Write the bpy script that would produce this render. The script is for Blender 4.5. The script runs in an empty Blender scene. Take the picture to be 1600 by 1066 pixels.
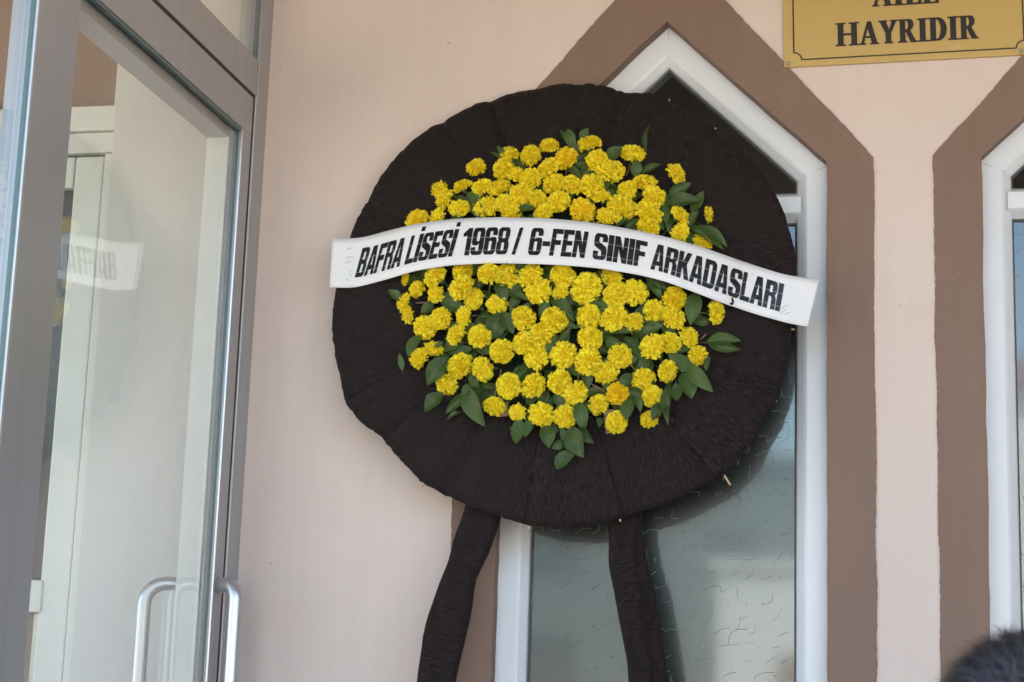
import bpy, bmesh, math, random
from mathutils import Vector, Matrix, noise
from mathutils.geometry import tessellate_polygon
random.seed(7)
scene = bpy.context.scene
col = scene.collection
rad = math.radians

# ------------------------------------------------------------------ camera
F_PX, PITCH, YAW, ROLL = 2683.85, rad(10.909), rad(11.666), rad(1.924)
CAM = Vector((0.0, -3.7, 1.6))
fwd = Vector((-math.sin(YAW)*math.cos(PITCH), math.cos(YAW)*math.cos(PITCH), math.sin(PITCH)))
r0_ = Vector((math.cos(YAW), math.sin(YAW), 0)); u0_ = r0_.cross(fwd)
RIGHT = math.cos(ROLL)*r0_ + math.sin(ROLL)*u0_
UP = -math.sin(ROLL)*r0_ + math.cos(ROLL)*u0_
cam_data = bpy.data.cameras.new('camera'); cam = bpy.data.objects.new('camera', cam_data); col.objects.link(cam)
m3 = Matrix((RIGHT, UP, -fwd)).transposed()
cam.matrix_world = Matrix.Translation(CAM) @ m3.to_4x4()
cam_data.sensor_width = 36.0; cam_data.lens = F_PX/1600*36
cam_data.clip_start = 0.05; cam_data.clip_end = 1500
cam_data.dof.use_dof = True; cam_data.dof.focus_distance = 3.62; cam_data.dof.aperture_fstop = 8.0
scene.camera = cam

# ------------------------------------------------------------------ sky, sun, exposure
SUN_EL, SUN_ROT = rad(48), rad(-38)
world = bpy.data.worlds.new('World'); scene.world = world; world.use_nodes = True
wn = world.node_tree.nodes; wl = world.node_tree.links; wn.clear()
sky = wn.new('ShaderNodeTexSky'); sky.sky_type = 'NISHITA'; sky.sun_disc = False
sky.sun_elevation = SUN_EL; sky.sun_rotation = SUN_ROT; sky.dust_density = 0.7; sky.air_density = 1.15; sky.ozone_density = 1.6
bg = wn.new('ShaderNodeBackground'); bg.inputs[1].default_value = 0.15
wo = wn.new('ShaderNodeOutputWorld'); wl.new(sky.outputs[0], bg.inputs[0]); wl.new(bg.outputs[0], wo.inputs[0])
sd = bpy.data.lights.new('sun', 'SUN'); sd.energy = 4.5; sd.angle = rad(0.53); sd.color = (1.0, 0.95, 0.87)
sun = bpy.data.objects.new('sun', sd); col.objects.link(sun)
sdir = Vector((math.sin(SUN_ROT)*math.cos(SUN_EL), math.cos(SUN_ROT)*math.cos(SUN_EL), math.sin(SUN_EL)))
sun.rotation_euler = sdir.to_track_quat('Z', 'Y').to_euler(); sun.location = sdir*30
vs = scene.view_settings; scene.display_settings.display_device = 'sRGB'
vs.view_transform = 'Standard'; vs.look = 'None'; vs.gamma = 1; vs.exposure = 2.30; vs.use_curve_mapping = False
scene.render.engine = 'CYCLES'
cy = scene.cycles
cy.max_bounces = 10; cy.diffuse_bounces = 5; cy.glossy_bounces = 4; cy.transmission_bounces = 6; cy.transparent_max_bounces = 12
cy.use_denoising = True; cy.caustics_reflective = False; cy.caustics_refractive = False
cy.sample_clamp_indirect = 8

# ------------------------------------------------------------------ survey helpers (photo pixel -> point on a known plane)
def ray(px, py): return fwd + RIGHT*((px-800)/F_PX) - UP*((py-533)/F_PX)
def on_y(px, py, Y): d = ray(px, py); return CAM + d*((Y-CAM.y)/d.y)
def on_x(px, py, X): d = ray(px, py); return CAM + d*((X-CAM.x)/d.x)
def proj(p):
    v = Vector(p)-CAM; z = v.dot(fwd); return 800+F_PX*v.dot(RIGHT)/z, 533-F_PX*v.dot(UP)/z

# ------------------------------------------------------------------ object helpers
def empty(name, label, cat, loc=(0, 0, 0), group=None):
    o = bpy.data.objects.new(name, None); col.objects.link(o); o.location = loc; o.empty_display_size = .1
    o['label'] = label; o['category'] = cat
    if group: o['group'] = group
    return o
class MB:
    def __init__(s): s.v = []; s.f = []; s.uv = []; s.uvs = None
    def add(s, vs_, fs):
        k = len(s.v); s.v += [tuple(v) for v in vs_]; s.f += [tuple(i+k for i in f) for f in fs]; return s
    def box(s, a, b):
        x0, y0, z0 = a; x1, y1, z1 = b
        return s.add([(x0,y0,z0),(x1,y0,z0),(x1,y1,z0),(x0,y1,z0),(x0,y0,z1),(x1,y0,z1),(x1,y1,z1),(x0,y1,z1)],
              [(0,3,2,1),(4,5,6,7),(0,1,5,4),(1,2,6,5),(2,3,7,6),(3,0,4,7)])
    def tube(s, pts, r, n=8, cap=True):
        pts = [Vector(p) for p in pts]; rr = r if isinstance(r, (list, tuple)) else [r]*len(pts)
        rings = []; up = None
        for i, p in enumerate(pts):
            t = (pts[min(i+1, len(pts)-1)]-pts[max(i-1, 0)]).normalized()
            if up is None: up = t.orthogonal().normalized()
            up = (up - t*up.dot(t)).normalized(); w = t.cross(up)
            rings.append([p+(up*math.cos(a)+w*math.sin(a))*rr[i] for a in [2*math.pi*k/n for k in range(n)]])
        vs_ = [v for rg in rings for v in rg]; fs = []
        for i in range(len(pts)-1):
            for k in range(n): fs.append((i*n+k, i*n+(k+1) % n, (i+1)*n+(k+1) % n, (i+1)*n+k))
        if cap: fs.append(tuple(range(n-1, -1, -1))); fs.append(tuple((len(pts)-1)*n+k for k in range(n)))
        return s.add(vs_, fs)
    def build(s, name, mat, parent=None, smooth=False, bevel=0.0, uv=None, loc=None, sharp=None):
        me = bpy.data.meshes.new(name); me.from_pydata(s.v, [], s.f); me.update()
        if uv:
            l = me.uv_layers.new(name='uv')
            for lp in me.loops: l.data[lp.index].uv = uv[lp.vertex_index]
        bm = bmesh.new(); bm.from_mesh(me); bmesh.ops.recalc_face_normals(bm, faces=bm.faces); bm.to_mesh(me); bm.free()
        if smooth:
            for p in me.polygons: p.use_smooth = True
        o = bpy.data.objects.new(name, me); col.objects.link(o)
        if mat: me.materials.append(mat)
        if parent: o.parent = parent
        if loc: o.location = loc
        if bevel:
            b = o.modifiers.new('bevel', 'BEVEL'); b.width = bevel; b.segments = 2; b.limit_method = 'ANGLE'
        return o
def box(name, a, b, mat, parent=None, bevel=0.0): return MB().box(a, b).build(name, mat, parent, bevel=bevel)
def structure(o): o['kind'] = 'structure'; return o

# ------------------------------------------------------------------ materials
def nmat(name):
    m = bpy.data.materials.new(name); m.use_nodes = True; nt = m.node_tree; nt.nodes.clear()
    out = nt.nodes.new('ShaderNodeOutputMaterial'); return m, nt, out
def N(nt, t, **k):
    n = nt.nodes.new(t)
    for a, b in k.items(): setattr(n, a, b)
    return n
def mixc(nt, f, a, b):
    x = N(nt, 'ShaderNodeMix', data_type='RGBA')
    for s, val in ((x.inputs[0], f), (x.inputs[6], a), (x.inputs[7], b)):
        if hasattr(val, 'is_output'): nt.links.new(val, s)
        elif isinstance(val, tuple): s.default_value = (*val[:3], 1)
        else: s.default_value = val
    return x.outputs[2]
def coords(nt, scale=(1, 1, 1), kind='Object'):
    t = N(nt, 'ShaderNodeTexCoord'); mp = N(nt, 'ShaderNodeMapping'); mp.inputs['Scale'].default_value = scale
    nt.links.new(t.outputs[kind], mp.inputs[0]); return mp.outputs[0]
def noise_tex(nt, vec, scale, detail=4, rough=.55, dim=None):
    n = N(nt, 'ShaderNodeTexNoise'); n.inputs['Scale'].default_value = scale; n.inputs['Detail'].default_value = detail
    n.inputs['Roughness'].default_value = rough; nt.links.new(vec, n.inputs['Vector']); return n.outputs[0]
def ramp(nt, fac, a, b):
    r = N(nt, 'ShaderNodeMapRange'); r.inputs[1].default_value = a; r.inputs[2].default_value = b; nt.links.new(fac, r.inputs[0]); return r.outputs[0]
def principled(nt, out, color, rough=.5, metallic=0, spec=.5, bump=None, bstr=.3, bdist=.001):
    p = N(nt, 'ShaderNodeBsdfPrincipled')
    if hasattr(color, 'is_output'): nt.links.new(color, p.inputs['Base Color'])
    else: p.inputs['Base Color'].default_value = (*color[:3], 1)
    if hasattr(rough, 'is_output'): nt.links.new(rough, p.inputs['Roughness'])
    else: p.inputs['Roughness'].default_value = rough
    p.inputs['Metallic'].default_value = metallic; p.inputs['Specular IOR Level'].default_value = spec
    if bump is not None:
        b = N(nt, 'ShaderNodeBump'); b.inputs['Strength'].default_value = bstr; b.inputs['Distance'].default_value = bdist
        nt.links.new(bump, b.inputs['Height']); nt.links.new(b.outputs[0], p.inputs['Normal'])
    nt.links.new(p.outputs[0], out.inputs[0]); return p
def simple(name, c, rough=.5, metallic=0, spec=.5, var=.06, scale=30, bstr=.1, stretch=(1, 1, 1), bscale=200):
    m, nt, out = nmat(name); v = coords(nt, stretch)
    n = noise_tex(nt, v, scale); f = ramp(nt, n, .3, .7)
    a = tuple(max(0, x*(1-var)) for x in c); b = tuple(min(1, x*(1+var)) for x in c)
    principled(nt, out, mixc(nt, f, a, b), rough, metallic, spec, noise_tex(nt, v, bscale, 3), bstr, .0006); return m
def plaster(name, c, c2, marks=True):
    m, nt, out = nmat(name); v = coords(nt)
    big = ramp(nt, noise_tex(nt, v, 3.5, 5, .6), .3, .75); colr = mixc(nt, big, c, c2)
    roll = ramp(nt, noise_tex(nt, coords(nt, (14, 1, .9)), 1.6, 4, .6), .35, .75); colr = mixc(nt, roll, colr, tuple(x*.985 for x in c))
    if marks:   # small chips and scuffs
        sp = ramp(nt, noise_tex(nt, v, 38, 2, .4), .765, .785)
        colr = mixc(nt, sp, colr, tuple(x*.72 for x in c))
        sp2 = ramp(nt, noise_tex(nt, coords(nt, (1.1, 1, .9)), 55, 2, .4), .775, .795)
        colr = mixc(nt, sp2, colr, tuple(min(1, x*1.25+.04) for x in c))
    mx = N(nt, 'ShaderNodeMath', operation='ADD'); nt.links.new(noise_tex(nt, v, 190, 3, .6), mx.inputs[0])
    mm = N(nt, 'ShaderNodeMath', operation='MULTIPLY'); nt.links.new(noise_tex(nt, v, 22, 3, .5), mm.inputs[0]); mm.inputs[1].default_value = 3.0
    nt.links.new(mm.outputs[0], mx.inputs[1])
    principled(nt, out, colr, .62, 0, .35, mx.outputs[0], .38, .0016); return m

M_WALL = plaster('peach_plaster', (.634, .532, .474), (.672, .568, .506))
M_BROWN = plaster('brown_paint', (.200, .129, .095), (.228, .150, .112))
M_VWHITE = plaster('white_plaster', (.60, .605, .58), (.64, .645, .62), False)
M_PVC = simple('white_pvc', (.68, .715, .74), .28, 0, .5, .02, 8, .03)
M_PVC_OLD = simple('aged_white_pvc', (.66, .69, .65), .35, 0, .5, .04, 12, .04)
M_ALU = simple('brushed_aluminium', (.42, .425, .445), .40, .45, .5, .05, 40, .12, (1, 1, .02), 300)
M_ALU_L = simple('polished_aluminium_edge', (.70, .71, .73), .28, .6, .5, .03, 20, .05)
M_STEEL = simple('satin_steel_tube', (.55, .565, .58), .36, .75, .5, .03, 30, .06, (1, 1, .1), 300)
M_RUBBER = simple('black_rubber', (.012, .012, .013), .6)
M_GASKET = simple('grey_gasket', (.12, .13, .135), .55)
M_SILICONE = simple('aged_silicone', (.50, .45, .33), .45, 0, .5, .15, 80, .4)
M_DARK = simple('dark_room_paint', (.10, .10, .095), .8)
M_CEIL = simple('porch_ceiling_boards', (.34, .28, .23), .8, 0, .3, .05, 6)
M_STONE = simple('pale_paving', (.42, .40, .37), .75, 0, .3, .12, 4, .3)
M_GROUND = simple('sunlit_paving', (.47, .385, .29), .85, 0, .3, .12, 1.2, .3)
M_BAMBOO = simple('split_bamboo', (.56, .40, .22), .55, 0, .4, .2, 120, .3)
M_LATH = simple('raw_wood_lath', (.24, .145, .085), .65, 0, .3, .25, 60, .4, (1, 1, .08))
M_PETAL_STEM = simple('flower_stem', (.20, .13, .06), .6, 0, .3, .3, 60)
M_CALYX = simple('green_calyx', (.055, .10, .035), .55, 0, .4, .2, 60)
M_FOAM = simple('dark_backing', (.011, .016, .010), .9, 0, .1, .3, 60)
M_INK = simple('sign_engraving', (.012, .010, .009), .45)
M_SCREW = simple('zinc_screw', (.40, .39, .36), .4, .8)
M_HOUSE = simple('white_render', (.78, .77, .74), .8, 0, .3, .05, 2)
M_ROOFT = simple('red_roof', (.30, .11, .07), .8, 0, .3, .2, 8)
M_BARK = simple('bark', (.10, .075, .055), .9, 0, .2, .3, 20)
M_TLEAF = simple('tree_leaf', (.06, .10, .03), .6, 0, .3, .3, 3)
M_SKIN = simple('skin', (.42, .26, .19), .5)
M_JACKET = simple('dark_jacket', (.03, .03, .035), .85)

def fresnel(nt, ior=1.5):
    # the same reflectance from either side of the sheet
    g = N(nt, 'ShaderNodeNewGeometry'); fr = N(nt, 'ShaderNodeFresnel'); r = N(nt, 'ShaderNodeMapRange')
    r.inputs[3].default_value = ior; r.inputs[4].default_value = 1/ior; nt.links.new(g.outputs['Backfacing'], r.inputs[0]); nt.links.new(r.outputs[0], fr.inputs[0]); return fr
def thin_glass(name, tint, rough=0.0):
    m, nt, out = nmat(name)
    fr = fresnel(nt)
    k = N(nt, 'ShaderNodeMath', operation='MULTIPLY'); nt.links.new(fr.outputs[0], k.inputs[0]); k.inputs[1].default_value = 1.35; k.use_clamp = True
    tr = N(nt, 'ShaderNodeBsdfTransparent'); tr.inputs[0].default_value = (*tint, 1)
    gl = N(nt, 'ShaderNodeBsdfGlossy'); gl.inputs['Roughness'].default_value = rough
    mx = N(nt, 'ShaderNodeMixShader'); nt.links.new(k.outputs[0], mx.inputs[0]); nt.links.new(tr.outputs[0], mx.inputs[1]); nt.links.new(gl.outputs[0], mx.inputs[2])
    nt.links.new(mx.outputs[0], out.inputs[0]); return m
M_GLASS = thin_glass('door_glass', (.965, .98, .97), .012)
M_GLASS_EDGE = simple('glass_edge', (.10, .17, .16), .2)

def textured_glass():
    m, nt, out = nmat('patterned_window_glass'); v = coords(nt)
    vx = N(nt, 'ShaderNodeMapping'); nt.links.new(v, vx.inputs[0])
    wob = noise_tex(nt, v, 9, 2)
    h = N(nt, 'ShaderNodeMath', operation='MULTIPLY'); nt.links.new(wob, h.inputs[0]); h.inputs[1].default_value = .05
    b = N(nt, 'ShaderNodeBump'); b.inputs['Strength'].default_value = .55; b.inputs['Distance'].default_value = .0006; nt.links.new(h.outputs[0], b.inputs['Height'])
    fr = fresnel(nt)
    k = N(nt, 'ShaderNodeMath', operation='MULTIPLY'); nt.links.new(fr.outputs[0], k.inputs[0]); k.inputs[1].default_value = 3.0; k.use_clamp = True
    gl = N(nt, 'ShaderNodeBsdfGlossy'); gl.inputs['Roughness'].default_value = .05; gl.inputs[0].default_value = (.84, .92, .93, 1); nt.links.new(b.outputs[0], gl.inputs['Normal'])
    gl2 = N(nt, 'ShaderNodeBsdfGlossy'); gl2.inputs['Roughness'].default_value = .24; gl2.inputs[0].default_value = (.84, .92, .93, 1); nt.links.new(b.outputs[0], gl2.inputs['Normal'])
    gm = N(nt, 'ShaderNodeMixShader'); gm.inputs[0].default_value = .46; nt.links.new(gl.outputs[0], gm.inputs[1]); nt.links.new(gl2.outputs[0], gm.inputs[2]); gl = gm
    # frosted body: scatters a little, lets a blurred view of the dim room through
    df = N(nt, 'ShaderNodeBsdfDiffuse'); df.inputs[0].default_value = (.022, .028, .026, 1); nt.links.new(b.outputs[0], df.inputs['Normal'])
    rf = N(nt, 'ShaderNodeBsdfRefraction'); rf.inputs['Roughness'].default_value = .25; rf.inputs['IOR'].default_value = 1.05; rf.inputs[0].default_value = (.8, .9, .86, 1)
    m1 = N(nt, 'ShaderNodeMixShader'); m1.inputs[0].default_value = .35; nt.links.new(df.outputs[0], m1.inputs[1]); nt.links.new(rf.outputs[0], m1.inputs[2])
    m2 = N(nt, 'ShaderNodeMixShader'); nt.links.new(k.outputs[0], m2.inputs[0]); nt.links.new(m1.outputs[0], m2.inputs[1]); nt.links.new(gl.outputs[0], m2.inputs[2])
    nt.links.new(m2.outputs[0], out.inputs[0]); return m
M_PATGLASS = textured_glass()

M_RELIEF = simple('moulded_glass_line', (.17, .21, .21), .15, 0, .9, .05, 20, 0)  # pale base colour paints the glints along the ridges
M_CLEAR = thin_glass('clear_upper_glass', (.72, .76, .74), .03)

def crepe():
    m, nt, out = nmat('black_crepe_paper')
    t = N(nt, 'ShaderNodeTexCoord'); mp = N(nt, 'ShaderNodeMapping'); mp.inputs['Scale'].default_value = (350, 52, 1); nt.links.new(t.outputs['UV'], mp.inputs[0])
    n1 = noise_tex(nt, mp.outputs[0], 1.0, 3, .6)
    mp2 = N(nt, 'ShaderNodeMapping'); mp2.inputs['Scale'].default_value = (170, 26, 1); nt.links.new(t.outputs['UV'], mp2.inputs[0])
    n2 = noise_tex(nt, mp2.outputs[0], 1.0, 3, .6)
    ad = N(nt, 'ShaderNodeMath', operation='MULTIPLY_ADD'); nt.links.new(n2, ad.inputs[0]); ad.inputs[1].default_value = 1.2; nt.links.new(n1, ad.inputs[2])
    big = noise_tex(nt, coords(nt), 5, 3)
    c = mixc(nt, ramp(nt, n1, .35, .7), (.0042, .0028, .0028), (.034, .0235, .0225))  # wrinkle shading put into the colour: ridges paler, troughs darker
    c = mixc(nt, ramp(nt, big, .4, .75), c, (.019, .0134, .0130))
    p = principled(nt, out, c, .78, 0, .15, ad.outputs[0], 1.0, .0036)
    p.inputs['Sheen Weight'].default_value = .03; p.inputs['Sheen Roughness'].default_value = .5
    return m
M_CREPE = crepe()

def petal():
    m, nt, out = nmat('marigold_petal'); oi = N(nt, 'ShaderNodeObjectInfo')
    a = N(nt, 'ShaderNodeAttribute', attribute_name='tone')
    v = coords(nt); n = noise_tex(nt, v, 55, 2)
    c = mixc(nt, ramp(nt, n, .3, .7), (.94, .79, .022), (.96, .87, .055))
    c = mixc(nt, ramp(nt, oi.outputs['Random'], .90, 1.0), c, (.92, .66, .012))
    c = mixc(nt, ramp(nt, a.outputs['Fac'], .6, 1.0), c, (.97, .90, .13))
    c = mixc(nt, ramp(nt, a.outputs['Fac'], .22, .0), c, (.90, .66, .014))  # deeper gold on core and petal bases paints shade between petals
    df = N(nt, 'ShaderNodeBsdfPrincipled'); nt.links.new(c, df.inputs['Base Color']); df.inputs['Roughness'].default_value = .6; df.inputs['Specular IOR Level'].default_value = .2
    tl = N(nt, 'ShaderNodeBsdfTranslucent'); nt.links.new(c, tl.inputs[0])
    mx = N(nt, 'ShaderNodeMixShader'); mx.inputs[0].default_value = .22; nt.links.new(df.outputs[0], mx.inputs[1]); nt.links.new(tl.outputs[0], mx.inputs[2]); nt.links.new(mx.outputs[0], out.inputs[0])
    return m
M_PETAL = petal()

def leaf_mat():
    m, nt, out = nmat('wreath_leaf'); oi = N(nt, 'ShaderNodeObjectInfo')
    t = N(nt, 'ShaderNodeTexCoord'); sx = N(nt, 'ShaderNodeSeparateXYZ'); nt.links.new(t.outputs['UV'], sx.inputs[0])
    ab = N(nt, 'ShaderNodeMath', operation='ABSOLUTE'); nt.links.new(sx.outputs[1], ab.inputs[0])
    c = mixc(nt, oi.outputs['Random'], (.036, .072, .015), (.076, .130, .032))
    mid = ramp(nt, ab.outputs[0], .07, .02); c = mixc(nt, mid, c, (.075, .12, .035))
    n = noise_tex(nt, coords(nt), 3, 4); c = mixc(nt, ramp(nt, n, .55, .85), c, (.085, .105, .028))
    df = N(nt, 'ShaderNodeBsdfPrincipled'); nt.links.new(c, df.inputs['Base Color']); df.inputs['Roughness'].default_value = .48; df.inputs['Specular IOR Level'].default_value = .35
    tl = N(nt, 'ShaderNodeBsdfTranslucent'); nt.links.new(c, tl.inputs[0])
    mx = N(nt, 'ShaderNodeMixShader'); mx.inputs[0].default_value = .18; nt.links.new(df.outputs[0], mx.inputs[1]); nt.links.new(tl.outputs[0], mx.inputs[2]); nt.links.new(mx.outputs[0], out.inputs[0])
    return m
M_LEAF = leaf_mat()

def paper():
    m, nt, out = nmat('white_banner_paper'); v = coords(nt)
    c = mixc(nt, ramp(nt, noise_tex(nt, v, 4, 3), .3, .7), (.71, .725, .745), (.75, .76, .775))
    principled(nt, out, c, .42, 0, .4, noise_tex(nt, v, 7, 3), .25, .006); return m
M_PAPER = paper()
def banner_ink():
    # black print with the pale hairlines that its print passes left (uv: x along the banner, y across the letters)
    m, nt, out = nmat('banner_ink'); t = N(nt, 'ShaderNodeTexCoord'); sx = N(nt, 'ShaderNodeSeparateXYZ'); nt.links.new(t.outputs['UV'], sx.inputs[0])
    tot = None
    for y0 in (.17, .64):
        d = N(nt, 'ShaderNodeMath', operation='SUBTRACT'); nt.links.new(sx.outputs[1], d.inputs[0]); d.inputs[1].default_value = y0
        a = N(nt, 'ShaderNodeMath', operation='ABSOLUTE'); nt.links.new(d.outputs[0], a.inputs[0])
        l = N(nt, 'ShaderNodeMath', operation='LESS_THAN'); nt.links.new(a.outputs[0], l.inputs[0]); l.inputs[1].default_value = .013
        if tot is None: tot = l.outputs[0]
        else:
            mx = N(nt, 'ShaderNodeMath', operation='MAXIMUM'); nt.links.new(tot, mx.inputs[0]); nt.links.new(l.outputs[0], mx.inputs[1]); tot = mx.outputs[0]
    k = N(nt, 'ShaderNodeMath', operation='MULTIPLY'); nt.links.new(tot, k.inputs[0]); k.inputs[1].default_value = .35
    principled(nt, out, mixc(nt, k.outputs[0], (.010, .0105, .012), (.45, .45, .45)), .26, 0, .5); return m
M_BINK = banner_ink()
def gold():
    m, nt, out = nmat('gold_sign_plate'); v = coords(nt)
    br = noise_tex(nt, coords(nt, (3, 1, 90)), 6, 3)
    c = mixc(nt, ramp(nt, br, .3, .7), (.535, .375, .135), (.56, .40, .15))
    st = ramp(nt, noise_tex(nt, v, 16, 2, .4), .74, .80); c = mixc(nt, st, c, (.60, .48, .30))
    principled(nt, out, c, .34, .25, .4, br, .03, .0006); return m
M_GOLD = gold()

# ------------------------------------------------------------------ the setting: ground, landing
def poly_loops(loops, Y):
    """filled polygon with holes in the plane y = Y, loops of (x, z)"""
    vv = [[Vector((x, z, 0)) for x, z in lp] for lp in loops]; tris = tessellate_polygon(vv)
    flat = [(x, Y, z) for lp in loops for x, z in lp]; return flat, [tuple(t) for t in tris]
structure(MB().add([(-300, -300, 0), (300, -300, 0), (300, 300, 0), (-300, 300, 0)], [(0, 1, 2, 3)]).build('ground', M_GROUND))
lm = MB(); lm.box((-4.2, -1.62, 0.004), (4.5, -0.002, .45)); lm.box((-4.2, -1.95, 0.004), (4.5, -1.622, .30)); lm.box((-4.2, -2.25, .004), (4.5, -1.952, .15))
structure(lm.build('entrance_landing', M_STONE, bevel=.008))

# ------------------------------------------------------------------ building: plastered wall with two pointed windows
bld = empty('building', 'peach plastered building wall with brown pointed window surrounds', 'building', (0, 0, .45))
def P(o):   # parent without moving
    o.parent = bld; o.location = (0, 0, -.45); return o
XD = -1.375                       # visible face of the aluminium door screen
CX1, CX2 = -.4275, .6165
OPW, OPB, OPS, OPA = .357, 1.05, 2.728, 3.068     # opening: half width, bottom, shoulder, apex
def opening(cx, g=0.0): return [(cx-OPW-g, OPB-g), (cx+OPW+g, OPB-g), (cx+OPW+g, OPS+g*.41), (cx, OPA+g*1.4), (cx-OPW-g, OPS+g*.41)]
def jit(loop, amp, step=.02, seed=0, keep=()):
    out = []
    for i in range(len(loop)):
        a = Vector((*loop[i], 0)); b = Vector((*loop[(i+1) % len(loop)], 0)); L = (b-a).length; n = max(1, int(L/step)); nn = Vector((-(b-a).y, (b-a).x, 0)).normalized()
        for k in range(n):
            p = a.lerp(b, k/n)
            j = (noise.noise(Vector((p.x*35+seed, p.y*35, 3.1)))*.30+noise.noise(Vector((p.x*110+seed, p.y*110, 5.1)))*.6+noise.noise(Vector((p.x*9, p.y*9+seed, 7.7)))) * amp
            if k == 0: j *= .4
            out.append((p.x+nn.x*j, p.y+nn.y*j))
    return out
o1, o2 = jit(opening(CX1), .0022, .03, 1), jit(opening(CX2), .0022, .03, 5)
wv, wf = poly_loops([[(XD-.003, 0.0), (6, 0), (6, 5.2), (-6, 5.2), (-6, 3.45), (XD-.003, 3.45)], o1, o2], 0.0)
P(MB().add(wv, wf).build('wall', M_WALL))
for cx, ol, sd_ in ((CX1, o1, 1), (CX2, o2, 5)):
    # painted surround: a thick coat standing 3 mm off the plaster, returning into the reveal
    outer = jit([(cx-.4585, .452), (cx+.4585, .452), (cx+.4585, 2.733), (cx+.0, 3.266), (cx-.4585, 2.733)], .0032, .007, 11+sd_)
    fv, ff = poly_loops([outer, ol], -.0035)
    mb = MB().add(fv, ff); n = len(outer); nb = len(ol)
    mb.add([(x, 0.001, z) for x, z in outer]+[(x, -.0035, z) for x, z in outer], [(i, (i+1) % n, n+(i+1) % n, n+i) for i in range(n)])
    mb.add([(x, -.0035, z) for x, z in ol]+[(x, .15, z) for x, z in ol], [(i, (i+1) % nb, nb+(i+1) % nb, nb+i) for i in range(nb)])
    P(mb.build('window_surround', M_BROWN))

def sweep(path, prof, Y0):
    """mitred closed frame: path = (x,z) loop counter-clockwise, prof = (inward, y) points"""
    n = len(path); vs_ = []; k = len(prof)
    for i in range(n):
        p = Vector(path[i]); a = (p-Vector(path[i-1])).normalized(); b = (Vector(path[(i+1) % n])-p).normalized()
        na = Vector((-a.y, a.x)); nb_ = Vector((-b.y, b.x)); mdir = (na+nb_); mdir = mdir/(mdir.dot(na))
        for u, y in prof: q = p+mdir*u; vs_.append((q.x, Y0+y, q.y))
    fs = []
    for i in range(n):
        for j in range(k): fs.append((i*k+j, i*k+(j+1) % k, ((i+1) % n)*k+(j+1) % k, ((i+1) % n)*k+j))
    return vs_, fs
def offset_loop(path, d):
    n = len(path); out = []
    for i in range(n):
        p = Vector(path[i]); a = (p-Vector(path[i-1])).normalized(); b = (Vector(path[(i+1) % n])-p).normalized()
        na = Vector((-a.y, a.x)); nb_ = Vector((-b.y, b.x)); mdir = (na+nb_); mdir = mdir/(mdir.dot(na)); q = p+mdir*d; out.append((q.x, q.y))
    return out
PROF = [(-.012, .075), (-.012, .003), (-.009, 0), (.043, 0), (.0455, .0012), (.0490, .003), (.0610, .0130), (.0640, .0160), (.0660, .020), (.066, .075)]
TZ0, TZ1 = 2.605, 2.672           # transom between upper and lower pane
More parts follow.
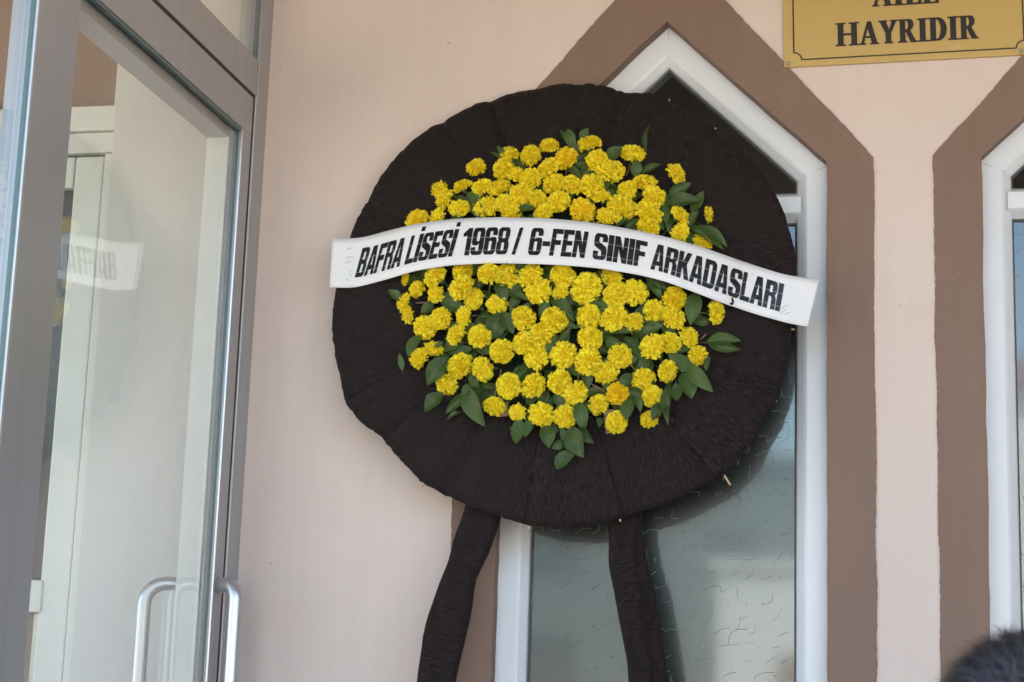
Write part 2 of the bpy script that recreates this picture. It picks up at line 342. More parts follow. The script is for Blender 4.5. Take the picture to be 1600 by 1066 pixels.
for cx in (CX1, CX2):
    loop = opening(cx)
    v_, f_ = sweep(loop, PROF, .036); w = P(MB().add(v_, f_).build('window', M_PVC))
    inn = offset_loop(loop, .0665)
    x0, x1 = inn[0][0], inn[1][0]
    tb = MB(); seg = [(TZ0, .080), (TZ0+.001, .066), (TZ0+.004, .063), (TZ0+.016, .043), (TZ0+.019, .0395), (TZ1-.012, .0395), (TZ1-.009, .043), (TZ1, .060), (TZ1, .080)]
    tb.add([(x, y, z) for x in (x0-.01, x1+.01) for z, y in seg], [(i, i+1, 9+i+1, 9+i) for i in range(8)])
    tb.build('transom', M_PVC, w)
    # panes
    def ss(z): return (z-inn[2][1])
    sl = (inn[3][1]-inn[2][1])/(inn[2][0]-inn[3][0])
    zt = TZ1
    xr = inn[2][0] if zt < inn[2][1] else inn[3][0]+(inn[3][1]-zt)/sl
    up = [(x0, zt), (x1, zt), (x1, inn[2][1]), inn[3], (x0, inn[4][1])]
    lowp = [(x0, inn[0][1]), (x1, inn[0][1]), (x1, TZ0), (x0, TZ0)]
    for nm, lp in (('upper_pane', up), ('lower_pane', lowp)):
        big = offset_loop(lp, -.006)
        fv, ff = poly_loops([big], .072); bv = [(x, .078, z) for x, y, z in fv]; n = len(fv)
        pn = MB().add(fv, ff).add(bv, [tuple(reversed(f)) for f in ff]).add(fv+bv, [(i, (i+1) % n, n+(i+1) % n, n+i) for i in range(n)])
        pn.build(nm, M_PATGLASS if nm == 'lower_pane' else M_CLEAR, w)
        if nm == 'lower_pane':     # moulded relief lines of the patterned glass
            rg = random.Random(int(cx*1000)); rm = MB(); cw, ch = .036, .030; zt_ = TZ0; nrow = int((TZ0-1.1)/ch); yy = .0718
            def seg(a, b, r): rm.tube([(a[0], yy, a[1]), (b[0], yy, b[1])], r, 5, False)
            nc = int((x1-x0)/cw)+2; node = {}
            def nd(c_, r_, k):
                if (c_, r_, k) not in node:
                    node[(c_, r_, k)] = (x0-.01+(c_+.5*(r_ % 2))*cw+(.5*cw if k else 0)+rg.uniform(-.005, .005), TZ0-r_*ch-(ch*.32 if k else 0)+rg.uniform(-.004, .004))
                return node[(c_, r_, k)]
            for r_ in range(nrow):
                for c_ in range(nc):
                    a, b, c2 = nd(c_, r_, 0), nd(c_, r_, 1), nd(c_+1, r_, 0); d = nd(c_+(r_ % 2), r_+1, 0)
                    for p, q in ((a, (b[0], a[1])), ((b[0], a[1]), b), (b, c2), (b, d)):
                        if rg.random() < .34 and all(x0+.004 < t_[0] < x1-.004 and t_[1] < TZ0-.004 for t_ in (p, q)): seg(p, q, rg.uniform(.0003, .0007))
            rm.build('glass_relief', M_RELIEF, w, smooth=True)
        gv, gf = sweep(offset_loop(lp, -.002), [(0, .05), (.0, .044), (.0045, .042), (.006, .0455), (.006, .05)], .0215)
        MB().add(gv, gf).build('gasket', M_GASKET, w)
    # mitre joints: shallow filled saw cuts at the corners
    for i in (2, 3, 4):
        a, b = Vector(loop[i]), Vector(offset_loop(loop, .052)[i]); d = (b-a).normalized(); nn = Vector((-d.y, d.x))*.0008
        MB().add([(*((a+nn)[:1]), .0348, (a+nn)[1]), ((a-nn)[0], .0348, (a-nn)[1]), ((b-nn)[0], .0375, (b-nn)[1]), ((b+nn)[0], .0375, (b+nn)[1])], [(0, 1, 2, 3)]).build('mitre_joint', M_SILICONE, w)
    P(box('window_sill', (cx-OPW-.04, -.03, OPB-.04), (cx+OPW+.04, .05, OPB), M_STONE, bevel=.004))
# a lump of old silicone on the right-hand window frame
sp = on_y(1550, 281, .045); bm = bmesh.new(); bmesh.ops.create_icosphere(bm, subdivisions=3, radius=.010)
for v in bm.verts: v.co = Vector((v.co.x*.75, v.co.y*.7, v.co.z*1.7))*(1+.35*noise.noise(v.co*160))
me = bpy.data.meshes.new('silicone_lump'); bm.to_mesh(me); bm.free(); me.materials.append(M_SILICONE)
o = bpy.data.objects.new('silicone_lump', me); col.objects.link(o); P(o); o.location = (sp.x, sp.y, sp.z-.45)
# rest of the shell: returns, roof, porch ceiling, dim room behind the windows
P(box('side_wall', (5.98, .002, 0), (6.2, 9, 5.2), M_WALL)); P(box('side_wall', (-6.2, .002, 0), (-6.0, 9, 5.2), M_WALL))
P(box('back_wall', (-5.99, 8.8, 0), (5.97, 9, 5.2), M_WALL)); P(box('roof', (-6.5, -.3, 5.21), (6.5, 9.3, 5.4), M_STONE))
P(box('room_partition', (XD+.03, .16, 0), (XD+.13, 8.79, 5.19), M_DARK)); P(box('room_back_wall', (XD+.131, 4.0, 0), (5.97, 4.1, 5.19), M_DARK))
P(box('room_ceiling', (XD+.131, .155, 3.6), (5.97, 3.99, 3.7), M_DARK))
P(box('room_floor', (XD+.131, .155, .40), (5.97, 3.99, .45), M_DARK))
P(box('porch_roof', (-6.3, -2.68, 3.43), (6.3, -.003, 3.62), M_CEIL))
P(box('added_shade_wall', (2.45, -2.66, 0), (2.62, -.004, 3.428), M_WALL))  # unseen wall added to cut daylight on the right of the facade
for x in (-6.1, 6.1): P(box('porch_post', (x-.11, -2.62, 0), (x+.11, -2.40, 3.428), M_HOUSE, bevel=.01))

# ------------------------------------------------------------------ lobby seen through the glass: brown wall, white inner door
VY = .02
XC = on_y(170, 300, VY).x         # corner between white wall and door recess
XB = on_y(157, 300, VY+.05).x
ZL = on_y(140, 163, VY).z         # top of the lintel over the inner door
P(box('lobby_white_wall', (XC, VY, .45), (XD-.004, VY+.12, 3.42), M_VWHITE))
P(box('lobby_brown_wall', (-5.85, VY+.06, ZL+.002), (XC+.02, VY+.16, 3.42), M_BROWN))
idr = empty('inner_door', 'white inner lobby door with dark glass seen through the glass screen', 'door', (XC-.4, VY+.06, .45))
def PI(o): o.parent = idr; o.location = Vector(o.location)-idr.location; return o
ja = on_y(157, 300, VY+.02).x     # door jamb inner edge
PI(box('lintel', (-5.85, VY+.012, ZL-.062), (XC-.003, VY+.1, ZL), M_PVC_OLD, bevel=.003))
PI(box('head', (-5.85, VY+.024, ZL-.115), (XC-.003, VY+.1, ZL-.064), M_PVC_OLD, bevel=.004))
PI(box('casing_strip', (XC-.018, VY+.03, ZL+.003), (XC-.002, VY+.058, 3.41), M_PVC_OLD))
PI(box('jamb', (ja, VY+.026, .46), (XC-.004, VY+.1, ZL-.117), M_PVC_OLD, bevel=.004))
xs = on_y(112, 300, VY+.035).x
PI(box('stile', (xs+.003, VY+.036, .47), (ja-.005, VY+.09, ZL-.121), M_PVC_OLD, bevel=.005))
PI(box('rebate', (ja-.004, VY+.06, .47), (ja-.001, VY+.09, ZL-.121), M_RUBBER))
PI(box('top_rail', (-2.9, VY+.036, ZL-.20), (xs+.001, VY+.09, ZL-.121), M_PVC_OLD, bevel=.005))
zr = on_y(58, 930, VY+.03).z
PI(box('middle_rail', (-2.9, VY+.030, zr-.04), (xs+.012, VY+.09, zr+.035), M_PVC_OLD, bevel=.004))
PI(box('upper_pane', (-2.9, VY+.062, zr+.036), (xs+.001, VY+.068, ZL-.201), simple('dark_inner_glass', (.10, .095, .085), .15)))
PI(box('lower_panel', (-2.9, VY+.062, .5), (xs+.001, VY+.068, zr-.041), simple('brown_inner_panel', (.21, .165, .13), .5)))
PI(box('bead', (xs-.012, VY+.05, .5), (xs-.0005, VY+.061, zr-.042), simple('cream_bead', (.6, .6, .5), .5)))

# ------------------------------------------------------------------ aluminium glass entrance door
dr = empty('glass_entrance_door', 'grey aluminium framed glass entrance door with bent steel pull handles', 'door', (XD, -.6, .45))
def PD(o): o.parent = dr; o.location = Vector(o.location)-dr.location; return o
XB_ = XD-.055
PD(box('jamb', (XB_, -.0735, .455), (XD, -.001, 3.42), M_ALU, bevel=.0015))
PD(box('transom_bar', (XB_, -1.136, 2.898), (XD-.0005, -.0805, 2.985), M_ALU, bevel=.0015))
PD(box('door_gap_seal', (XB_+.012, -.0912, .46), (XD-.0018, -.0797, 2.897), M_RUBBER)); PD(box('jamb_lip', (XB_+.004, -.0795, .456), (XD-.0012, -.0737, 2.8975), M_ALU_L))
PD(box('door_gap_seal', (XB_+.012, -1.0, 2.8885), (XD-.0022, -.0914, 2.8978), M_RUBBER))
# leaf
lf = MB(); YR0, YR1, YL0, YL1, ZT0, ZT1 = -.0915, -.145, -.985, -1.135, 2.796, 2.888
def ring(y_a, y_b, z_a, z_b, xa, xb, m):
    m.box((xa, y_b, z_a), (xb, y_a, z_b))
leaf = MB()
leaf.box((XB_+.002, YR1, .47), (XD-.001, YR0, ZT0+.0)); leaf.box((XB_+.002, YL0, ZT0+.0004), (XD-.001, YR0, ZT1)); leaf.box((XB_+.002, YL1, .47), (XD-.001, YL0-.0004, 2.8975)); leaf.box((XB_+.002, YL0, .47), (XD-.001, YR1-.0004, .60))
lo = PD(leaf.build('door_leaf', M_ALU, bevel=.0015))
bd = MB(); bd.box((XD-.004, YR1-.003, .605), (XD-.0005, YR1-.0002, ZT0-.0002)); lo2 = bd.build('glazing_bead', M_ALU_L, lo); 
XG = XD-.014
# inner half of the leaf seen through the pane
def PL(o): o.parent = lo; return o
PL(box('glass_pane', (XG-.006, YL0-.006, .595), (XG, YR1+.006, ZT0+.006), M_GLASS))
PL(box('pane_gasket', (XG+.0005, YR1-.0052, .6), (XD-.0105, YR1-.0003, ZT0-.001), M_GLASS_EDGE)); PL(box('pane_gasket', (XG+.0005, YL0+.0003, ZT0-.006), (XD-.004, YR1-.006, ZT0-.0005), M_GLASS_EDGE))
PL(box('back_bead', (XB_-.02, YR1-.030, .6), (XG-.008, YR1-.0006, ZT0-.0006), M_PVC_OLD)); PL(box('back_bead', (XB_-.02, YL0+.0006, ZT0-.028), (XG-.008, YR1-.031, ZT0-.0006), M_ALU))
# mitre line at the leaf corner
MB().add([(XD-.0006, YR0, ZT1), (XD-.0006, YR0-.0012, ZT1), (XD-.0006, YR1-.0006, ZT0), (XD-.0006, YR1+.0006, ZT0)], [(0, 1, 2, 3)]).build('mitre_joint', M_GASKET, lo)
def handle(dx, dy, x_at, zt, zb, r=.0150):
    s = 1 if dx > 0 else -1; yb = -.116
    pts = [(x_at, yb, zt)]
    ex = Vector((dx, dy, 0)); L = ex.length; e = ex/L; Rb = .045 if abs(dx) > .08 else .032
    pts += [Vector((x_at, yb, zt))+e*t for t in (L*.25, L-Rb)]
    c = Vector((x_at, yb, zt))+e*(L-Rb)+Vector((0, 0, -Rb))
    for a in range(1, 9): t = a/8*math.pi/2; pts.append(c+e*(Rb*math.sin(t))+Vector((0, 0, Rb*math.cos(t))))
    top = pts[-1]; pts.append(Vector((top.x, top.y, zb+Rb)))
    c2 = Vector((x_at, yb, zb))+e*(L-Rb)+Vector((0, 0, Rb))
    for a in range(1, 9): t = a/8*math.pi/2; pts.append(c2+e*(Rb*math.cos(t))-Vector((0, 0, Rb*math.sin(t))))
    pts.append((x_at, yb, zb))
    h = MB().tube(pts, r, 20).build('pull_handle', M_STEEL, lo, smooth=True); h.modifiers.new('es', 'EDGE_SPLIT').split_angle = rad(60)
    for z in (zt, zb): MB().tube([(x_at-.0005*s, yb, z), (x_at+.006*s, yb, z)], r*1.25, 20).build('handle_rosette', M_STEEL, lo)
ZH = on_x(345, 915, XD).z
handle(.058, -.045, XD, ZH, .95); handle(-.098, -.04, XB_, ZH, .95)
# fixed light and upper light beside / above the leaf
PD(box('fixed_pane', (XG-.006, -2.0, .56), (XG, -1.139, 2.89), M_GLASS)); PD(box('fixed_bead', (XD-.012, -1.1405, .56), (XD-.001, -1.1358, 2.897), M_ALU_L)); PD(box('fixed_gasket', (XD-.0125, -1.1450, .56), (XD-.006, -1.1408, 2.897), M_GLASS_EDGE))
PD(box('upper_pane', (XG-.006, -1.13, 2.983), (XG, -.078, 3.42), M_GLASS)); PD(box('upper_gasket', (XG+.0005, -.0845, 2.988), (XD-.004, -.0808, 3.42), M_GASKET)); PD(box('upper_pane', (XG-.006, -2.0, 2.983), (XG, -1.139, 3.42), M_GLASS))
PD(box('mullion', (XB_, -1.1355, 2.986), (XD-.001, -1.0855, 3.42), M_ALU)); PD(box('transom_bar', (XB_, -2.0, 2.898), (XD-.0005, -1.1365, 2.985), M_ALU))
PD(box('end_post', (XB_, -2.08, .455), (XD, -2.001, 3.42), M_ALU)); PD(box('bottom_rail', (XB_, -2.0, .455), (XD-.001, -1.142, .555), M_ALU))

# ------------------------------------------------------------------ glyph polygons (own lettering)
def arc(cx, cy, rx, ry, a0, a1, n=5): return [(cx+rx*math.cos(rad(a0+(a1-a0)*i/n)), cy+ry*math.sin(rad(a0+(a1-a0)*i/n))) for i in range(n+1)]
def rr(x0, y0, x1, y1, rx, ry): return arc(x1-rx, y1-ry, rx, ry, 0, 90)+arc(x0+rx, y1-ry, rx, ry, 90, 180)+arc(x0+rx, y0+ry, rx, ry, 180, 270)+arc(x1-rx, y0+ry, rx, ry, 270, 360)
S_ = arc(24, 18, 24, 18, 180, 270)+arc(76, 18, 24, 18, 270, 360)+[(100, 40), (92, 51), (44, 66), (38, 71)]+arc(44, 81, 6, 5, 180, 90, 3)+arc(56, 81, 6, 5, 90, 0, 3)+[(62, 69), (100, 69)]+arc(76, 82, 24, 18, 0, 90)+arc(24, 82, 24, 18, 90, 180)+[(0, 62), (8, 50), (56, 35), (62, 30)]+arc(56, 19, 6, 5, 0, -90, 3)+arc(44, 19, 6, 5, 270, 180, 3)+[(38, 33), (0, 33)]
SIX = arc(24, 18, 24, 18, 180, 270)+arc(76, 18, 24, 18, 270, 360)+arc(78, 50, 22, 15, 0, 90)+[(52, 65), (40, 59), (38, 57)]+arc(44, 81, 6, 5, 180, 90, 3)+arc(56, 81, 6, 5, 90, 0, 3)+[(62, 71), (100, 71)]+arc(76, 82, 24, 18, 0, 90)+arc(24, 82, 24, 18, 90, 180)
SIXH = rr(38, 14, 62, 50, 6, 6)
I_ = [(0, 0), (100, 0), (100, 100), (0, 100)]
GL = {
 'B': (1, [[[(0, 0)]+arc(72, 16, 28, 16, 270, 360)+[(100, 40), (90, 51), (98, 62)]+arc(72, 86, 26, 14, 0, 90)+[(0, 100)], rr(37, 15, 63, 44, 6, 5), rr(37, 58, 61, 85, 6, 5)]]),
 'A': (1.06, [[[(0, 0), (34, 0), (37, 19), (63, 19), (66, 0), (100, 0), (73, 100), (27, 100)], [(41, 35), (59, 35), (50, 80)]]]),
 'F': (.86, [[[(0, 0), (40, 0), (40, 41), (90, 41), (90, 59), (40, 59), (40, 82), (100, 82), (100, 100), (0, 100)]]]),
 'R': (1, [[[(0, 0), (37, 0), (37, 45), (56, 45), (63, 38), (63, 0), (100, 0), (100, 38), (86, 51), (98, 62)]+arc(72, 86, 26, 14, 0, 90)+[(0, 100)], rr(37, 59, 61, 84, 6, 5)]]),
 'L': (.80, [[[(0, 0), (100, 0), (100, 18), (42, 18), (42, 100), (0, 100)]]]),
 'I': (.42, [[I_]]), 'İ': (.42, [[I_], [[(4, 109), (96, 109), (96, 125), (4, 125)]]]),
 'S': (1, [[S_]]), 'Ş': (1, [[S_], [[(42, -3), (58, -3), (58, -9), (68, -13), (66, -24), (54, -29), (34, -28), (34, -22), (48, -21), (50, -16), (42, -13)]]]),
 'E': (.84, [[[(0, 0), (100, 0), (100, 18), (42, 18), (42, 42), (92, 42), (92, 59), (42, 59), (42, 82), (98, 82), (98, 100), (0, 100)]]]),
 'N': (1.02, [[[(0, 0), (34, 0), (34, 52), (66, 0), (100, 0), (100, 100), (66, 100), (66, 50), (36, 100), (0, 100)]]]),
 'K': (1.06, [[[(0, 0), (37, 0), (37, 34), (43, 42), (64, 0), (102, 0), (70, 54), (99, 100), (62, 100), (37, 60), (37, 100), (0, 100)]]]),
 'D': (1, [[[(0, 0)]+arc(68, 20, 32, 20, 270, 360)+arc(68, 80, 32, 20, 0, 90)+[(0, 100)], rr(37, 16, 63, 84, 6, 6)]]),
 '1': (.74, [[[(44, 0), (98, 0), (98, 100), (54, 100), (0, 82), (0, 69), (44, 72)]]]),
 '6': (1, [[SIX, SIXH]]), '9': (1, [[[(100-x, 100-y) for x, y in SIX], [(100-x, 100-y) for x, y in SIXH]]]),
 '8': (1, [[arc(24, 18, 24, 18, 180, 270)+arc(76, 18, 24, 18, 270, 360)+[(100, 40), (90, 52), (98, 62)]+arc(75, 83, 23, 17, 0, 90)+arc(25, 83, 23, 17, 90, 180)+[(2, 62), (10, 52), (0, 40)], rr(38, 14, 62, 44, 7, 6), rr(38, 59, 62, 86, 7, 6)]]),
 '/': (.95, [[[(0, 0), (30, 0), (100, 100), (70, 100)]]]), '-': (.6, [[[(0, 34), (100, 34), (100, 52), (0, 52)]]]),
}
def stem_i(x): return [(x, 0), (x+60, 0), (x+60, 5), (x+45, 8), (x+45, 92), (x+60, 95), (x+60, 100), (x, 100), (x, 95), (x+15, 92), (x+15, 8), (x, 5)]
SG = {
 'I': (60, [[stem_i(0)]]), 'İ': (60, [[stem_i(0)], [rr(17, 110, 43, 132, 12, 10)]]),
 'H': (140, [[stem_i(0)], [stem_i(80)], [[(45.1, 45), (94.9, 45), (94.9, 54), (45.1, 54)]]]),
 'L': (92, [[[(0, 0), (90, 0), (92, 32), (86, 32), (74, 9), (43, 7), (43, 92), (58, 95), (58, 100), (0, 100), (0, 95), (14, 92), (14, 8), (0, 5)]]]),
 'E': (92, [[[(0, 0), (90, 0), (92, 30), (86, 30), (74, 8), (43, 7), (43, 47), (58, 47), (64, 36), (69, 36), (69, 66), (64, 66), (58, 55), (43, 55), (43, 93), (70, 92), (81, 73), (87, 73), (85, 100), (0, 100), (0, 95), (14, 92), (14, 8), (0, 5)]]]),
 'A': (112, [[[(0, 0), (36, 0), (36, 5), (25, 8), (31, 28), (66, 28), (72, 8), (62, 5), (62, 0), (112, 0), (112, 5), (101, 8), (66, 100), (48, 100), (10, 8), (0, 5)], [(34, 37), (62, 37), (48, 76)]]]),
 'Y': (108, [[[(31, 0), (80, 0), (80, 5), (69, 8), (69, 44), (99, 92), (108, 95), (108, 100), (68, 100), (68, 95), (77, 92), (60, 57), (41, 92), (48, 95), (48, 100), (0, 100), (0, 95), (9, 92), (40, 44), (40, 8), (31, 5)]]]),
 'R': (112, [[[(0, 0), (54, 0), (54, 5), (42, 8), (42, 47), (47, 47), (76, 0), (112, 0), (112, 5), (101, 8), (71, 51)]+arc(66, 76, 25, 24, -75, 90, 8)+[(0, 100), (0, 95), (14, 92), (14, 8), (0, 5)], [(42, 55), (52, 55), (61, 63), (63, 76), (60, 87), (52, 93), (42, 93)]]]),
 'D': (112, [[[(0, 0), (56, 0)]+arc(56, 50, 50, 50, -75, 75, 10)+[(56, 100), (0, 100), (0, 95), (14, 92), (14, 8), (0, 5)], [(43, 8), (52, 8)]+arc(52, 50, 22, 40, -70, 70, 8)+[(52, 92), (43, 92)]]]),
}
def text_tris(groups, sub):
    """-> verts (x,y), tris ; sub = max edge in glyph units"""
    V, T = [], []
    for loops in groups:
        vv = [[Vector((x, y, 0)) for x, y in lp] for lp in loops]; ts = tessellate_polygon(vv); flat = [p for lp in loops for p in lp]
        k = len(V); V += flat; T += [tuple(i+k for i in t) for t in ts]
    return V, T

# ------------------------------------------------------------------ gold sign
SY = -.010
def sgn(px, py, dy=0.0): return on_y(px, py, SY-dy)
bl, br = sgn(1225, 105), sgn(1600, 85)
ex = (br-bl).normalized(); ez = Vector((-ex.z, 0, ex.x)); SW, SH = .565, .40
sg = empty('sign_plate', 'gold engraved plaque with black lettering fixed above the windows', 'sign', bl)
def S3(u, v, y=0): return bl+ex*u+ez*v+Vector((0, y, 0))
def suv(px, py): p = sgn(px, py)-bl; return p.dot(ex), p.dot(ez)
def PS(o): o.parent = sg; o.location = -bl; return o
def slab(us, y0, y1): return [S3(u, v, y0) for u, v in us]+[S3(u, v, y1) for u, v in us], [(0, 1, 2, 3), (7, 6, 5, 4), (0, 4, 5, 1), (1, 5, 6, 2), (2, 6, 7, 3), (3, 7, 4, 0)]
PS(MB().add(*slab([(0, 0), (SW, 0), (SW, SH), (0, SH)], 0, .0085)).build('plate', M_GOLD, bevel=.001))
bx0, by0 = suv(1240, 60)[0], suv(1400, 85.5)[1]; bx1 = suv(1599, 40)[0]; cr = .017
path = [(bx0, SH-.022), (bx0, by0+cr)]+[(bx0+cr*math.sin(rad(a)), by0+cr*math.cos(rad(a))) for a in (0, 15, 30, 45, 60, 75, 90)][0:0]
path += [(bx0+cr*math.cos(rad(a)), by0+cr*math.sin(rad(a))) for a in (90, 72, 54, 36, 18, 0)]
path += [(bx1-cr*math.cos(rad(a)), by0+cr*math.sin(rad(a))) for a in (0, 18, 36, 54, 72, 90)]+[(bx1, SH-.022), (bx0, SH-.022)]
mb = MB(); wln = .0015
for a, b in zip(path[:-1], path[1:]):
    a, b = Vector(a), Vector(b); d = b-a
    if d.length < 1e-5: continue
    d.normalize(); nn = Vector((-d.y, d.x))*wln; a2 = a-d*.0003; b2 = b+d*.0003
    mb.add([S3(*(a2+nn), -.0009), S3(*(a2-nn), -.0009), S3(*(b2-nn), -.0009), S3(*(b2+nn), -.0009)], [(0, 1, 2, 3)])
PS(mb.build('border_line', M_INK))
def sign_word(word, pxl, pyl, pxr, pyr, hpx):
    u0, v0 = suv(pxl, pyl); u1, v1 = suv(pxr, pyr); hh = hpx/F_PX*3.9
    tot = sum(SG[c][0] for c in word)+3*(len(word)-1); s = (u1-u0)/tot; x = 0
    for c in word:
        wd, gr = SG[c]; V, T = text_tris(gr, 0)
        lm_ = MB()
        for sh, dz in ((-.0009, -.0011), (.0009, -.0015)):     # heavy cut strokes
            vs_ = []
            for gx, gy in V:
                u = u0+(x+gx)*s; t = (u-u0)/(u1-u0); vs_.append(S3(u+sh, v0+(v1-v0)*t+gy/100*hh, dz))
            lm_.add(vs_, T)
        PS(lm_.build('letter', M_INK)); x += wd+3
sign_word('HAYRIDIR', 1306, 73, 1529, 60.5, 37.5)
sign_word('AİLE', 1363, 11, 1467, 5, 37)
for px, py in ((1231, 100), (1595, 80)):
    p = sgn(px, py); PS(MB().tube([p+Vector((0, .001, 0)), p+Vector((0, -.003, 0)), p+Vector((0, -.0045, 0))], [.0048, .0048, .003], 14).build('screw', M_SCREW))
p = sgn(1396, 92); PS(MB().tube([p, p+Vector((0, -.002, 0))], [.0035, .002], 10).build('screw', M_GOLD))

# ------------------------------------------------------------------ funeral wreath
TILT = rad(6); E1 = Vector((1, 0, 0)); E2 = Vector((0, math.sin(TILT), math.cos(TILT))); EN = Vector((0, -math.cos(TILT), math.sin(TILT)))
WC = on_y(882, 478, -.085)
def wpt(px, py, h=0.0):
    o_ = WC+EN*h; d = ray(px, py); return CAM+d*((o_-CAM).dot(EN)/d.dot(EN))
def wloc(px, py, h=0.0): p = wpt(px, py, h)-WC; return p.dot(E1), p.dot(E2)
def W3(a, b, h): return WC+E1*a+E2*b+EN*h
wr = empty('funeral_wreath', 'round black crepe paper funeral wreath of yellow flowers with printed white banner', 'wreath', (WC.x, WC.y, .45))
WOFF = -Vector((WC.x, WC.y, .45))
def PW(o): o.parent = wr; o.location = Vector(o.location)+WOFF; return o
OUT = [(519,520),(521,480),(526,445),(545,375),(575,310),(618,247),(680,196),(730,170),(770,155),(805,146),(840,141),(870,133),(905,130),(935,133),(962,140),(985,145),(1012,146),(1045,156),(1080,176),(1120,203),(1160,238),(1195,278),(1218,318),(1235,365),(1243,410),(1243,460),(1237,515),(1230,575),(1213,625),(1188,665),(1168,705),(1130,742),(1085,765),(1040,788),(985,803),(962,813),(925,821),(888,825),(830,821),(795,812),(760,801),(705,777),(660,755),(637,730),(612,703),(596,683),(566,662),(538,628),(532,590),(524,555)]
op = sorted([(math.atan2(b, a), math.hypot(a, b)) for a, b in (wloc(*p) for p in OUT)])
def Rout(t):
    t = (t+math.pi) % (2*math.pi)-math.pi
    for i in range(len(op)):
        a0, r0 = op[i-1]; a1, r1 = op[i]
        if i == 0: a0 -= 2*math.pi
        if a0 <= t <= a1: k = (t-a0)/(a1-a0); return r0+(r1-r0)*k
    a0, r0 = op[-1]; a1, r1 = op[0]; k = (t-a0)/(a1+2*math.pi-a0); return r0+(r1-r0)*k
SEAM = [(1045,156),(1119,203),(1239,515),(1211,625),(1135,750),(968,812),(829,822),(690,770),(600,687),(537,622),(575,310),(688,192),(772,155),(905,130),(980,145)]
sa = sorted(math.atan2(*reversed(wloc(*p))) for p in SEAM)
RI = .235
def crepe_h(q): return -.012+.040*math.sin(math.pi*min(1, q*.88+.06))**.8
for k in range(len(sa)):
    a0 = sa[k]; a1 = sa[(k+1) % len(sa)]+(2*math.pi if k == len(sa)-1 else 0); n = max(8, int((a1-a0)/.0145)); m = 20; vs_ = []; uv = []
    amp = random.uniform(.012, .020); skew = random.uniform(-.25, .25); sd_ = random.random()*50; seam_k = random.uniform(.15, 1.0); lift = (k % 2)*.0035+random.uniform(0, .001)
    for i in range(n+1):
        u = i/n; t = a0+(a1-a0)*u
        us = min(1, max(0, u+skew*u*(1-u))); puff = min(1, math.sin(math.pi*us)*2.2)**.6
        for j in range(m+1):
            q = j/(m-2) if j <= m-2 else 1.0
            rag = .010 if -.1 < t-1.25 < .32 else .004; R = Rout(t)*(1+rag*noise.noise(Vector((t*140, sd_, 5)))+.0035*noise.noise(Vector((t*30, sd_, 0)))+.003*noise.noise(Vector((t*75, sd_, 2)))); r = RI+(R-RI)*q; back = 0
            if j > m-2: back = (j-(m-2))*.010; r = R-.002*(j-(m-2))
            fold = .006*noise.noise(Vector((u*3.2+sd_, q*1.3, 1.7)))+.0035*noise.noise(Vector((u*9+sd_, q*2.2, 4.1)))*(.3+q)
            h = crepe_h(q)+amp*(puff-.9)*(.35+.65*q)+fold*(.3+.7*puff)+lift-back+seam_k*(.0050 if i in (0, n) else (-.0035 if i in (1, n-1) else 0))*min(1, q*2.5)*(.6+.6*noise.noise(Vector((q*4, sd_, 3))))
            tt = t+(.030*noise.noise(Vector((q*3, sd_, 9)))) * (1 if 0 < i < n else 0)
            if i in (0, n): tt += (.018 if k % 2 else .004)*(1 if i else -1)
            vs_.append(W3(r*math.cos(tt), r*math.sin(tt), h)); uv.append((t*.42, r))
    fs = [(i*(m+1)+j, (i+1)*(m+1)+j, (i+1)*(m+1)+j+1, i*(m+1)+j+1) for i in range(n) for j in range(m)]
    PW(MB().add(vs_, fs).build('crepe_panel', M_CREPE, smooth=True, uv=uv))
# closed back of the disc
nb = 96; mb = MB()
mb.add([W3(0, 0, -.022)]+[W3((Rout(2*math.pi*i/nb)-.012)*math.cos(2*math.pi*i/nb), (Rout(2*math.pi*i/nb)-.012)*math.sin(2*math.pi*i/nb), -.022) for i in range(nb)], [(0, 1+i, 1+(i+1) % nb) for i in range(nb)])
PW(mb.build('backing_board', M_FOAM))
# flower pad: shallow dome the stems are pushed into
FC = wloc(876, 458); FR = .345
def dome(a, b): q = min(1.25, math.hypot(a-FC[0], b-FC[1])/FR); return .030+.055*(1-q*q)
mb = MB(); vs_ = [W3(FC[0], FC[1], dome(*FC)-.03)]; fs = []; nr, ns = 8, 40
for j in range(1, nr+1):
    for i in range(ns):
        r = .30*j/nr*(1+.03*noise.noise(Vector((i*.9, j, 0)))); a = FC[0]+r*math.cos(2*math.pi*i/ns); b = FC[1]+r*math.sin(2*math.pi*i/ns)
        vs_.append(W3(a, b, dome(a, b)-.03-(.03 if j == nr else 0)+.006*noise.noise(Vector((a*40, b*40, 0)))))
for i in range(ns): fs.append((0, 1+i, 1+(i+1) % ns))
for j in range(nr-1):
    for i in range(ns): fs.append((1+j*ns+i, 1+(j+1)*ns+i, 1+(j+1)*ns+(i+1) % ns, 1+j*ns+(i+1) % ns))
PW(mb.add(vs_, fs).build('flower_pad', M_FOAM, smooth=True))
# stick ends
for px, py, tx, ty in ((1045,160,1046,155),(1112,205,1119,200),(1226,514,1242,515),(1198,620,1214,627),(1130,740,1141,758),(968,803,969,815),(827,812,827,827),(668,750,658,763)):
    PW(MB().tube([wpt(px-(tx-px)*4, py-(ty-py)*4, -.022), wpt(px, py, -.012), wpt(tx, ty, -.010)], .0022, 6).build('bamboo_stick', M_BAMBOO))
for q in ([(943,640),(961,640),(966,676),(947,678)], [(778,632),(793,628),(794,650),(779,652)]):
    pf = [wpt(x, y, .034) for x, y in q]; pb = [wpt(x, y, .024) for x, y in q]
    PW(MB().add(pf+pb, [(0,1,2,3),(7,6,5,4),(0,4,5,1),(1,5,6,2),(2,6,7,3),(3,7,4,0)]).build('wooden_lath', M_LATH))
